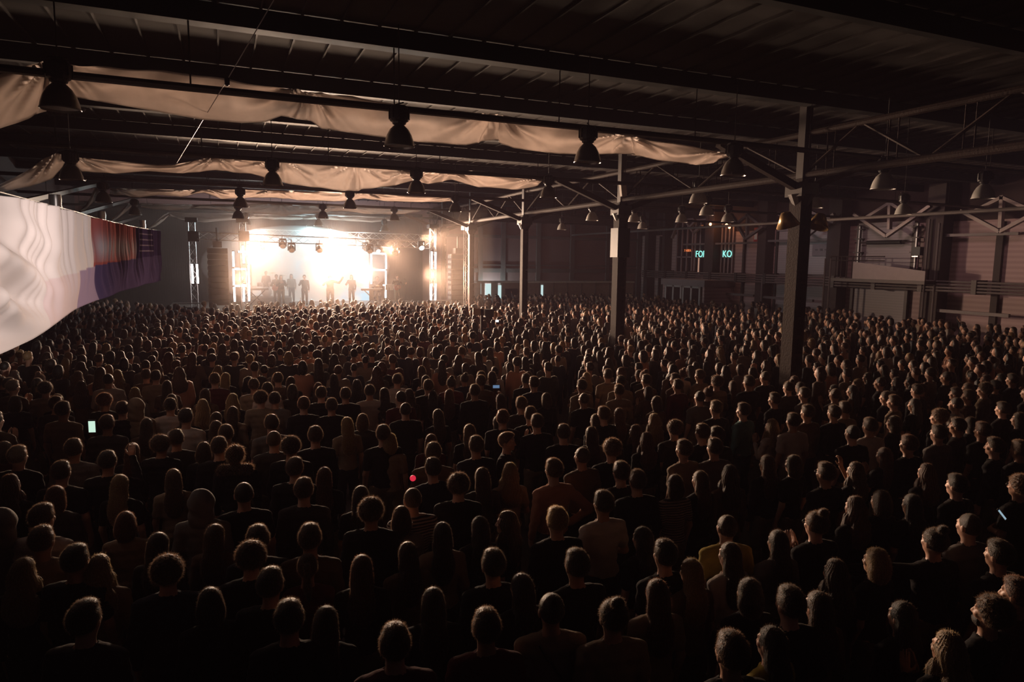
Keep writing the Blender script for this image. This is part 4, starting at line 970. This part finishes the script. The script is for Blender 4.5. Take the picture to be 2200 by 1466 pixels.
def glasses(t):
    m = MB()
    for s in (-1, 1):
        c = Vector((s*.034, .102, 1.640)); n = 14
        m.path([c+Vector((.026*math.cos(2*math.pi*k/n), 0, .021*math.sin(2*math.pi*k/n))) for k in range(n+1)], .0028, 5)
        m.tube((s*.06, .10, 1.648), (s*.083, .0, 1.645), .0028, 5)
    m.tube((-.009, .105, 1.645), (.009, .105, 1.645), .0028, 5)
    me = bpy.data.meshes.new('glasses'); me.from_pydata(m.v, [], m.f); me.materials.append(BLACK); o = bpy.data.objects.new('glasses', me); C.objects.link(o); o.parent = t
HN = {'short': 'short', 'buzz': 'cropped', 'curly': 'curly', 'bob': 'bobbed', 'long': 'long straight', 'wavy': 'long wavy', 'bun': 'topknot', 'tail': 'ponytailed', 'hood': 'hood', 'fur': 'short'}
HK = {'s': 'short', 'c': 'curly', 'z': 'buzz', 'b': 'bob', 'l': 'long', 'w': 'wavy', 'u': 'bun', 'p': 'tail', 'h': 'hood', 'f': 'fur'}
PK = {'d': 'down', 'f': 'front', 'c': 'clap', 'p': 'phone', 'h': 'hip', 'u': 'up', 'r': 'reach'}
LIST = """
50 1197 wy k d|88 1130 sd e d|89 1082 sd w d|2 1092 hd g d|270 1097 br e d|212 1190 wy e d|340 1142 lk k d|358 1194 cd n d|462 1124 lg b d|538 1164 cd k d
433 1052 hd g d|553 1128 sd k d|665 1125 sd b d|660 1188 pd m d|372 1006 lg e d|523 1033 zk k d|633 982 sd k d|652 1026 sd c d|697 1002 lr k d|258 1018 ly k d
120 1042 br c d|130 990 sd k d|22 1018 wr k d|777 1190 lr k d|797 1070 cd k d|886 1045 zg t d|775 1042 lk k d|862 1085 bd g d|930 983 sk n f|985 1017 cd k d
950 1120 lk e d|875 1162 ld b d|1030 1107 lk k d|1088 1097 wg k d|1035 1003 ld c d|1095 993 wy e f|1190 985 sg o h|1197 1089 sy k d|1297 1054 sk w f|1370 1009 sd k d
1450 1018 bd t d|1335 991 sd c d|848 1341 sd m d|1045 1309 sd m f|1185 1270 zk e d|1318 1285 uk e d|1412 1242 lr e d|1485 1198 ly b d|1568 1163 ld w d|1563 1103 zd y d
1672 1137 ld g f|1755 1097 ud k c|1838 1065 wr k d|1893 1052 bd k d|1883 1175 by k d|1795 1200 wd c d|1759 1268 ld b d|2010 1133 uk k r|2085 1100 zd g d|2079 1257 cd k d
2190 1240 sr m d|2038 1355 wy k c|1574 1358 sd k d|1658 1343 lk y d|1776 993 sd k d|1838 992 wg k p|1900 960 lr k c|1504 1010 lg k d|1567 998 wd b d|1648 976 lr k d
1705 976 bd k d|1991 995 wr k d|2058 1018 sk k d|2193 1020 cg k f|1954 934 sr k d|2018 912 sd g d|2139 939 sd k d|2193 945 sg k d|1510 910 sd k d|1541 916 sk c d
1536 941 sd g f|1470 944 sd e d|1658 900 wy w c|1705 887 sd w d|1736 869 sd b d|1793 870 sd k d|1598 865 sd a d|1665 843 sd k d|1695 818 ud c d|1729 832 sd g d
1795 833 zg c d|1922 848 sg e d|1816 862 sd e d|1833 911 zk k d|1870 897 sd w d|1921 892 bd k d|1971 825 sd k d|2055 832 sd k d|2082 837 sg b d|2059 897 sd c d
2085 895 bd k d|2112 906 sr k d|2156 863 sd k d|2190 885 bd k d|2018 879 cg k d|1965 855 ld k d|1539 860 sg k d|1504 838 zk g d|745 895 ly e d|779 887 bg c d
838 929 by e d|823 912 sd k d|871 863 zk k d|794 826 sk w d|742 832 sd k d|825 832 lk c d|878 835 wd b d|853 803 sd w d|905 785 lg k d|920 815 sd k d
965 835 lr k d|930 838 lk k d|940 878 ld k d|926 931 lr m d|931 950 sd b d|1008 910 lg k d|1023 936 sd n d|1090 928 sg k d|1020 825 sd k d|1075 845 ld k p
1120 852 sg c d|1130 802 sk k d|1173 843 bd k d|1140 873 sd k d|1154 889 sd k c|1080 880 sr k d|1070 892 lk k d|1211 911 sd k d|1250 815 sd e d|1330 825 sg e d
1297 873 sg k d|1330 875 lr c d|1280 888 bd k d|1270 915 ld g d|1251 958 zd b d|1315 943 cg k d|1365 912 wr k d|1405 888 wy k d|1388 928 wr k d|1450 903 cd c d
1410 850 bd b d|992 745 sg b h|134 862 sk e d|157 942 sd g d|10 947 bd m d|37 957 sg k f|230 968 sk k p|229 891 sd c d|293 856 hd e d|290 832 wy g d
262 862 sd k d|225 845 cr k d|365 855 sk w d|315 897 ld b d|345 935 cd k d|378 922 sd c d|285 950 lr k d|400 878 lk k d|435 857 wy b d|465 884 ld k d
441 834 ld b d|500 845 wy k d|500 872 ld e d|485 912 sd b d|470 938 sd k d|438 948 bd k d|505 955 fg k d|588 923 zg c d|625 938 cd k d|677 915 sd k d
590 842 sk g d|560 840 cd e f|652 852 sr k d|712 855 sd k d|690 830 sd k d|625 808 ld k d|545 813 sd e d|597 800 sd b d|485 800 ly k d|468 785 wy k d
1060 1180 sk k d|1120 1230 lk k d|620 1290 sk k d|450 1260 bk k d|180 1290 sk c d|700 1300 lk k d|930 1260 lk k d|1240 1180 sk k d|1380 1130 lk k d|1700 1260 sk k d|1940 1290 lk k d|2150 1160 sk k d|1610 1240 bk k d|580 1220 sk k d|160 1170 sk k d|1960 1060 lk k d|1430 1160 sk k d
""".replace('\n', '|')
CUST = {(1190, 985): 'man in a coral shirt with one hand on his hip', (886, 1045): 'man in a striped t-shirt with cropped hair', (745, 895): 'tall blonde woman in a long beige sweater', (1185, 1270): 'cropped-haired man in a beige t-shirt with a dark bag strap across his back',
 (433, 1052): 'person in a grey hoodie with the hood up, low at left', (293, 856): 'person in a beige hoodie, hood up, left of centre crowd', (134, 862): 'tall man in a beige t-shirt below the banner', (2010, 1133): 'man with a topknot stretching one arm toward the fringed blonde woman',
 (1883, 1175): 'blonde woman with a fringe and bobbed hair in black, lower right', (2079, 1257): 'curly bearded man looking up near the lower right corner', (2038, 1355): 'blonde woman clapping in the lower right corner', (1563, 1103): 'cropped-haired man in a mustard shirt',
 (505, 955): 'person in black with a fluffy fur collar catching the light', (230, 968): 'person in black raising a lit phone overhead', (1838, 992): 'person with wavy hair filming with a raised phone at right', (1776, 993): 'man in black with glasses lit in profile, right half', (2193, 1020): 'person with glasses and light curly hair cut by the right edge',
 (1450, 1018): 'woman in a dark striped top right of the coral shirt', (1755, 1097): 'man with a topknot and glasses in black, hands together', (992, 745): 'person with elbow out below the camera crane', (1658, 900): 'blonde woman with wavy hair in a white shirt', (1598, 865): 'man in a pale teal shirt with lit profile',
 (1075, 845): 'long-haired person filming with a phone in the middle of the crowd', (1095, 993): 'blonde woman in a beige top with wavy hair left of the coral shirt', (1568, 1163): 'woman with very long dark hair in a white top, in front of the mustard shirt', (1297, 1054): 'black-haired man in a white t-shirt right of centre',
 (50, 1197): 'blonde woman in a black jacket by the lower left edge', (212, 1190): 'blonde woman with long wavy hair, lower left', (270, 1097): 'auburn bob-haired woman in a beige shirt', (950, 1120): 'woman with long black hair over a beige shirt', (2085, 1100): 'cropped-haired man in a grey t-shirt at right',
 (538, 1164): 'curly-haired person in black with a collar', (660, 1188): 'ponytailed woman in a maroon top', (1045, 1309): 'man in a maroon sweater at the bottom centre', (848, 1341): 'man in a maroon top cut by the bottom edge', (1090, 928): 'light brown short-haired man turned away from his neighbours'}
people = []   # (x, y, h, px, py, hair, hc, top, pose, customlabel)
def desc(hair, hc, top):
    if hair == 'hood': return 'person in a %s hoodie' % TC[top][0]
    return '%s %s-haired person in %s' % (HC[hc][0], HN[hair], TC[top][0]) if hair not in ('bun', 'tail') else 'person with %s %s in %s' % (HC[hc][0], 'topknot' if hair == 'bun' else 'ponytail', TC[top][0])
for i, rec in enumerate([q for q in LIST.split('|') if q.strip()]):
    a = rec.split(); px, py = int(a[0]), int(a[1]); hair, hc, top, pn = HK[a[2][0]], a[2][1], a[3], PK[a[4]]
    h = (1.68 if hair in ('long', 'wavy', 'bob', 'tail') else 1.80)+random.Random(i).uniform(-.03, .03)
    if (px, py) in ((1190, 985), (745, 895), (134, 862)): h += .04
    p = P(px, py, Z=h+.01); people.append([p.x, p.y, h, px, py, hair, hc, top, pn, CUST.get((px, py))])
nlist = len(people)
# the rest of the crowd stands in jittered rows
pts = []
def yof_col(x, y):
    return any(abs(x-a) < d and abs(y-b) < d for a, b, d in ((xA, 37.4, .5), (xB, 37.6, .5), (xD, 38, .5), (xE, 35.5, .45), (P(402, 655, Y=37.4).x, 37.4, .8), (P(946, 655, Y=37.4).x, 37.4, .8), (P(1035, 690, Y=24.5).x, 24.5, .4))) or (x > 29 and 15 < y < 24) or (x > 28 and abs(y-wy(1475)) < 2)
def free(x, y, dmin):
    for q in people[:nlist]:
        if (q[0]-x)**2+(q[1]-y)**2 < dmin*dmin: return False
    for cx_, cy_ in zip(XCO, CYS):
        if abs(cx_-x) < .5 and abs(cy_-y) < .5: return False
    if yof_col(x, y): return False
    return True
y = 5.0; row = 0
while y < 45.0:
    sp = .74 if y < 30 else .66
    x = -6.8+(row % 2)*sp/2
    while x < 30.0:
        edge = x > 24
        xx, yy = x+rng.normal()*.13, y+rng.normal()*.13; keep = rng.random() < (.93 if not edge else .70)
        if x > 13.5: keep = keep and rng.random() < .85
        if -3.6 < xx < 13.8 and yy > 37.9: keep = False
        if yy > 43 or (xx > 27.5 and yy > 33 and yy < 42): keep = False
        if xx < -2 and yy > 41: keep = False
        h = rng.choice([1.66, 1.70, 1.76, 1.80, 1.84])+rng.normal()*.025
        if keep:
            px, py, d = proj((xx, yy, h))
            if d > 1 and -40 < px < 2240 and py < 905 and free(xx, yy, .62):
                if py < 845 or rng.random() < .6: pts.append((py, px, xx, yy, float(h)))
        x += sp
    y += sp*.90; row += 1
pts.sort(reverse=True)
NIND = 288-nlist
hdist = 'kkkkddddddrrgy'
fem = ['long', 'wavy', 'bob', 'long', 'tail', 'bun']; mas = ['short', 'short', 'short', 'curly', 'buzz', 'short']
topk = 'kkkkkccnngbbmewe'
def randlook(h):
    f = h < 1.73; hair = fem[rng.integers(6)] if f else mas[rng.integers(6)]
    return hair, hdist[rng.integers(14)] if f else 'kkdddddg'[rng.integers(8)], topk[rng.integers(16)], ['down', 'down', 'down', 'front', 'clap', 'down'][rng.integers(6)]
def toplace(q):
    py, px, xx, yy, h = q; return [xx, yy, h, px, py, *randlook(h), None]
for q in pts[:NIND]: people.append(toplace(q))
# labels
marks = [(q[3], q[4], 'the '+t_) for q, t_ in ((q, {(1190, 985): 'man in coral', (886, 1045): 'man in stripes', (745, 895): 'tall blonde in beige', (1185, 1270): 'man with the bag strap', (433, 1052): 'grey hood', (293, 856): 'beige hood', (134, 862): 'tall beige-shirted man',
   (1883, 1175): 'fringed blonde', (2079, 1257): 'bearded man looking up', (1563, 1103): 'man in mustard', (505, 955): 'fur collar', (230, 968): 'raised lit phone', (1838, 992): 'person filming at right', (1450, 1018): 'woman in dark stripes', (1658, 900): 'wavy blonde in white', (1598, 865): 'man in teal', (1075, 845): 'person filming mid-crowd',
   (992, 745): 'person with elbow out', (848, 1341): 'man in maroon at bottom edge', (660, 1188): 'ponytail in maroon', (50, 1197): 'blonde in black jacket'}.get((q[3], q[4]))) for q in people[:nlist]) if t_]
marks += [(1700, 780, 'the nearest steel column'), (1325, 730, 'the second steel column'), (1120, 700, 'the third steel column'), (30, 770, 'the near end of the banner'), (2180, 760, 'the right edge below the guard rail')]
used_l = set(v for v in CUST.values())
def label_for(q):
    if q[9]: return q[9]
    base = desc(q[5], q[6], q[7]); ms = sorted(marks, key=lambda m_: math.hypot(m_[0]-q[3], (m_[1]-q[4])*1.4))
    for w_ in ('', 'second ', 'third ', 'fourth ', 'fifth ', 'sixth '):
        for m_ in ms[:4]:
            dx, dy = q[3]-m_[0], q[4]-m_[1]; dist = math.hypot(dx, dy*1.4)
            if dist < 1: continue
            rel = ('right of' if dx > 0 else 'left of') if abs(dx) > abs(dy)*1.6 else ('behind' if dy < 0 else 'in front of')
            if min(abs(dx), abs(dy)) > 22: rel = ('behind' if dy < 0 else 'in front') + (' and right of' if dx > 0 else ' and left of')
            near = 'close ' if dist < 70 else '' if dist < 170 else 'well '
            l = '%s, %s%s%s %s' % (base, w_, near, rel, m_[2])
            if l not in used_l and len(l.split()) <= 16: used_l.add(l); return l
    return base+' in the crowd at %s' % q[3]
for i, q in enumerate(people):
    sd = i+3; k = (q[3], q[4]); turned = {(1090, 928): -2.2, (1088, 1097): .9}.get(k); yaw = None
    if turned is not None: yaw = math.atan2(-(STG.x-q[0]), STG.y-q[1])+turned
    wd_ = .92 if q[5] in ('long', 'wavy', 'bob', 'tail') else 1.03
    lg = {'t': False, 'o': True, 'e': None}.get(q[7])
    if k in ((134, 862), (1185, 1270), (1297, 1054)): lg = False
    o = person(q[0], q[1], q[2], q[5], q[6], q[7], q[8], 0, yaw, lg, wd_, sd, .10 if k == (2079, 1257) else 0, shoes=i < nlist, mirror=-1 if (i % 5 == 2 and q[8] == 'down') else 1)
    o['label'] = label_for(q); o['group'] = 'concert crowd'
    if k in ((1776, 993), (1755, 1097), (2193, 1020), (1211, 911)): glasses(o)
    if k == (2079, 1257):
        xs, ys, zs = axis(-.1, .1, [], .006, .006), axis(-.02, .13, [], .006, .006), axis(1.5, 1.64, [], .006, .006)
        child(tomesh('beard', *surfnet(evalsdf([e_((0, .045, 1.575), (.066, .062, .062), .01), e_((0, .11, 1.60), (.04, .05, .025), .01, 'cut')], xs, ys, zs, lambda D, X, Y, Z: np.maximum(D, Z-1.605)+.002*np.sin(X*300)*np.sin(Z*280)), xs, ys, zs)), 'beard', HAIRMAT['d'], o)
    if k == (1185, 1270):
        m = MB(); pp = [(-.10, .02, 1.46), (-.085, -.075, 1.435), (-.03, -.125, 1.34), (.05, -.135, 1.2), (.12, -.12, 1.05), (.17, -.05, .95)]
        for a, b in zip(pp[:-1], pp[1:]): m.bar(a, b, .045, .012)
        me = bpy.data.meshes.new('bag_strap'); me.from_pydata(m.v, [], m.f); me.materials.append(BLACK); ob = bpy.data.objects.new('bag_strap', me); C.objects.link(ob); ob.parent = o
# phones and small lights held up
def phone(px, py, Y, lab, em, sz=(.075, .15), tilt=0):
    c = P(px, py, Y=Y); t = thing('phone', lab, 'phone', c); t.rotation_euler = (0, tilt, -.25)
    for nm, m, d, o_ in (('case', BLACK, (sz[0], .008, sz[1]), 0), ('screen', em, (sz[0]*.88, .003, sz[1]*.8), -.007)):
        me = bpy.data.meshes.new(nm); q = MB().box((0, o_, 0), d); me.from_pydata(q.v, [], q.f); me.materials.append(m); ob = bpy.data.objects.new(nm, me); C.objects.link(ob); ob.parent = t
def yof(px, py, h): return P(px, py, Z=h).y
phone(198, 917, yof(230, 968, 1.8)+.25, 'phone with a bright white-green screen held above the crowd at left', emat('phone_screen', (.6, .85, .7), 1.0), (.085, .17))
phone(1066, 831, yof(1075, 845, 1.68)+.4, 'small phone with a bluish screen in mid-crowd', emat('phone_blue', (.2, .35, .6), .5), (.14, .07))
phone(2152, 1106, yof(2150, 1160, 1.7)+.1, 'phone seen edge-on glowing pale blue at the right', emat('phone_edge', (.35, .5, .6), .8), (.018, .15), -.75)
c = P(887, 1028, Y=yof(930, 983, 1.8)-.6); o = MB().lathe([(.032*math.sin(math.pi*k/10)+.0005, -.032*math.cos(math.pi*k/10)) for k in range(11)], c, 16).obj('glow_ball', emat('red_glow', (.85, .03, .07), .75), None, True)
tag(o, 'small glowing red ball above the striped t-shirt', 'light')
# performers
perf = [(594, 603, 43.0, 'short', 'd', 'c', 'guitar', 'guitarist in dark clothes at the left of the stage'), (604, 606, 42.2, 'long', 'd', 'k', 'clap', 'singer in black standing close beside the guitarist'), (626, 601, 44.5, 'long', 'g', 'e', 'down', 'faint hazy performer behind the front line'),
  (654, 601, 42.2, 'short', 'd', 'k', 'mic', 'singer in a dark jacket left of centre stage'), (709, 607, 42.0, 'curly', 'd', 'k', 'wide', 'singer at centre stage with one arm thrown wide'), (755, 607, 42.6, 'long', 'd', 'c', 'mic', 'slim singer right of centre stage'),
  (811, 610, 42.4, 'curly', 'k', 'k', 'front', 'keyboard player leaning over the right keyboard'), (853, 601, 42.8, 'short', 'g', 'k', 'guitar', 'musician at the right edge of the stage in the brown haze'), (572, 606, 45.2, 'short', 'd', 'c', 'down', 'drummer lost in haze behind the drum kit')]
for i, (px, py, y, hair, hc, top, pn, lab) in enumerate(perf):
    p = P(px, py, Y=y); h = 1.80 if i != 8 else 1.7; zz = ZS if i != 8 else ZS+.25
    o = person(p.x, y, h, hair, hc, top, pn, zz, math.pi+random.uniform(-.3, .3), True, 1.0 if i not in (4, 6) else 1.22, 900+i, .35 if i == 6 else 0); o['label'] = lab; o['group'] = 'performers on stage'
    if pn in ('mic', 'wide'):
        m = MB().tube((.03, .15, 1.50), (.02, .125, 1.575), .013, 8, .016); m.lathe([(.001, -.025), (.02, -.012), (.024, .005), (.015, .022), (.001, .026)], (.02, .12, 1.585), 10)
        me = bpy.data.meshes.new('microphone'); me.from_pydata(m.v, [], m.f); me.materials.append(BLACK); ob = bpy.data.objects.new('microphone', me); C.objects.link(ob)
        ob.matrix_world = Matrix.Translation((p.x, y, zz)) @ Matrix.Rotation(o.rotation_euler.z, 4, 'Z') @ Matrix.Diagonal((*o.scale, 1)); tag(ob, 'handheld microphone of the '+lab.split(' ', 1)[1] if False else 'microphone held by the '+lab, 'microphone')
    if pn == 'guitar':
        gt = thing('guitar', 'guitar held by the '+lab, 'guitar', (p.x, y, zz)); gt.rotation_euler = o.rotation_euler
        def ch(nm, m, mm):
            me = bpy.data.meshes.new(nm); me.from_pydata(m.v, [], m.f); me.materials.append(mm); ob = bpy.data.objects.new(nm, me); C.objects.link(ob); ob.parent = gt
        Rg = Matrix.Rotation(math.pi/2, 3, 'X'); gb = MB()
        gb.lathe([(.001, -.025), (.17, -.025), (.17, .025), (.001, .025)], (.12, .20, 1.0), 20, Rg); gb.lathe([(.001, -.025), (.13, -.025), (.13, .025), (.001, .025)], (-.04, .20, 1.05), 20, Rg); ch('guitar_body', gb, mat('guitar_red', (.3, .05, .03), .3))
        ch('neck', MB().bar((-.1, .2, 1.06), (-.62, .24, 1.24), .05, .03), WOODD)
# ------------------------------------------------------------------ the far crowd as one mass
def decim(V, Fq, n):
    me = tomesh('tmp', V, Fq); o = bpy.data.objects.new('tmp', me); C.objects.link(o)
    md = o.modifiers.new('d', 'DECIMATE'); md.ratio = min(1, n/(2*len(Fq))); md.use_collapse_triangulate = True
    bpy.context.view_layer.update(); m2 = bpy.data.meshes.new_from_object(o.evaluated_get(bpy.context.evaluated_depsgraph_get()))
    m2.calc_loop_triangles(); v = np.empty(len(m2.vertices)*3, np.float32); m2.vertices.foreach_get('co', v)
    f = np.empty(len(m2.loop_triangles)*3, np.int32); m2.loop_triangles.foreach_get('vertices', f)
    bpy.data.objects.remove(o); bpy.data.meshes.remove(me); bpy.data.meshes.remove(m2)
    return v.reshape(-1, 3), f.reshape(-1, 3)
low = []
for pn in ('down', 'front', 'clap', 'up'):
    for hair in ('short', 'curly', 'long', 'wavy', 'bob', 'buzz'):
        if pn == 'up' and hair != 'short': continue
        if pn in ('front', 'clap') and hair in ('curly', 'buzz', 'wavy'): continue
        pr, arms, fine = bodyprims(pn, True); pr = HEAD+[q for a_ in arms for q in (c_(a_[1]+(a_[2]-a_[1])*.8, a_[2], .03, .027, .015), c_(a_[2], a_[2]+a_[3]/np.linalg.norm(a_[3])*.14, .035, .03, .015))]
        xs, ys, zs = axis(-.55, .55, [(-.09, .09)], .05, .022), axis(-.24, .44, [(-.13, .13)], .045, .022), axis(-.05, 2.12, [(1.5, 1.78)], .07, .022)
        parts = [(surfnet(evalsdf(pr, xs, ys, zs), xs, ys, zs), 0)]
        parts.append((surfnet(evalsdf(shirtprims(pn, True)+legs(.015), xs, ys, zs, lambda D, X, Y, Z: np.maximum(D, -np.maximum(np.sqrt(X**2+Y**2+0*Z)-.08, 1.38-Z))), xs, ys, zs), 1))
        r = .021; xs, ys, zs = axis(-.24, .24, [], r, r), axis(-.24, .16, [], r, r), axis(1.1, 1.88, [], r, r)
        parts.append((surfnet(evalsdf(hairprims(hair)+FACECUT, xs, ys, zs, hairpost(hair)), xs, ys, zs), 2))
        Vl, Fl, tg, off = [], [], [], 0
        for (v, f), k in parts:
            v, f = decim(v, f, (260, 300, 240)[k]); Vl.append(v); Fl.append(f+off); off += len(v); tg += [k]*len(v)
        sv, sf = strands(Vl[2], Fl[2]-(off-len(Vl[2])), 90, .034, .0035); Vl.append(sv); Fl.append(sf+off); tg += [3]*len(sv)
        low.append((np.concatenate(Vl), np.concatenate(Fl), np.array(tg), hair, pn))
rest = pts[NIND:]
Vs, Fs, Cs, Ms = [], [], [], []; off = 0
skc = [(.62, .36, .26), (.52, .29, .20), (.42, .22, .14)]
wts = np.array([1 if l[4] == 'down' else .35 if l[4] != 'up' else .12 for l in low]); wts /= wts.sum()
for (py, px, xx, yy, h) in rest:
    V, Fq, tg, hair, pn = low[rng.choice(len(low), p=wts)]
    s = h/1.765; yaw = math.atan2(-(STG.x-xx), STG.y-yy)+rng.normal()*.16; c, s_ = math.cos(yaw), math.sin(yaw); wdt = rng.uniform(.9, 1.05)
    X, Y = V[:, 0]*wdt*s, V[:, 1]*s
    Vs.append(np.stack([X*c-Y*s_+xx, X*s_+Y*c+yy, V[:, 2]*s], 1)); Fs.append(Fq+off); off += len(V)
    hc = HC[hdist[rng.integers(14)]][1]; tc_ = TC['kkkkccnngbbmeweo'[rng.integers(16)]][1]
    Cs.append(np.array([skc[rng.integers(3)], tc_, hc, tuple(min(1, a_+2.4*q_) for a_, q_ in zip((.17, .115, .08), hc))], np.float32)[tg]); Ms.append((tg[Fq[:, 0]] == 3).astype(np.int32))
cm_ = bpy.data.materials.new('crowd_mass'); cm_.use_nodes = True; nt = cm_.node_tree; at = nt.nodes.new('ShaderNodeVertexColor'); at.layer_name = 'col'
bs = nt.nodes['Principled BSDF']; nt.links.new(at.outputs[0], bs.inputs['Base Color']); bs.inputs['Roughness'].default_value = .6; bs.inputs['Sheen Weight'].default_value = .3; bs.inputs['Sheen Roughness'].default_value = .25; bs.inputs['Sheen Tint'].default_value = (1, .85, .7, 1)
me = tomesh('far_crowd', np.concatenate(Vs), np.concatenate(Fs), cm_)
cf = bpy.data.materials.new('crowd_strands'); cf.use_nodes = True; nt = cf.node_tree; at = nt.nodes.new('ShaderNodeVertexColor'); at.layer_name = 'col'
tr = nt.nodes.new('ShaderNodeBsdfTranslucent'); nt.links.new(at.outputs[0], tr.inputs[0]); nt.links.new(at.outputs[0], nt.nodes['Principled BSDF'].inputs['Base Color'])
mx = nt.nodes.new('ShaderNodeMixShader'); mx.inputs[0].default_value = .6; nt.links.new(nt.nodes['Principled BSDF'].outputs[0], mx.inputs[1]); nt.links.new(tr.outputs[0], mx.inputs[2]); nt.links.new(mx.outputs[0], nt.nodes['Material Output'].inputs[0])
me.materials.append(cf); me.polygons.foreach_set('material_index', np.concatenate(Ms))
ca = me.color_attributes.new('col', 'FLOAT_COLOR', 'POINT'); cc = np.concatenate(Cs); ca.data.foreach_set('color', np.concatenate([cc, np.ones((len(cc), 1), np.float32)], 1).ravel())
o = bpy.data.objects.new('far_crowd', me); C.objects.link(o); o['kind'] = 'stuff'; o['label'] = 'dense mass of small distant concertgoers filling the hall toward the stage'; o['category'] = 'crowd'
print('PEOPLE', len(people), 'listed', nlist, 'far', len(rest), 'verts', len(me.vertices))
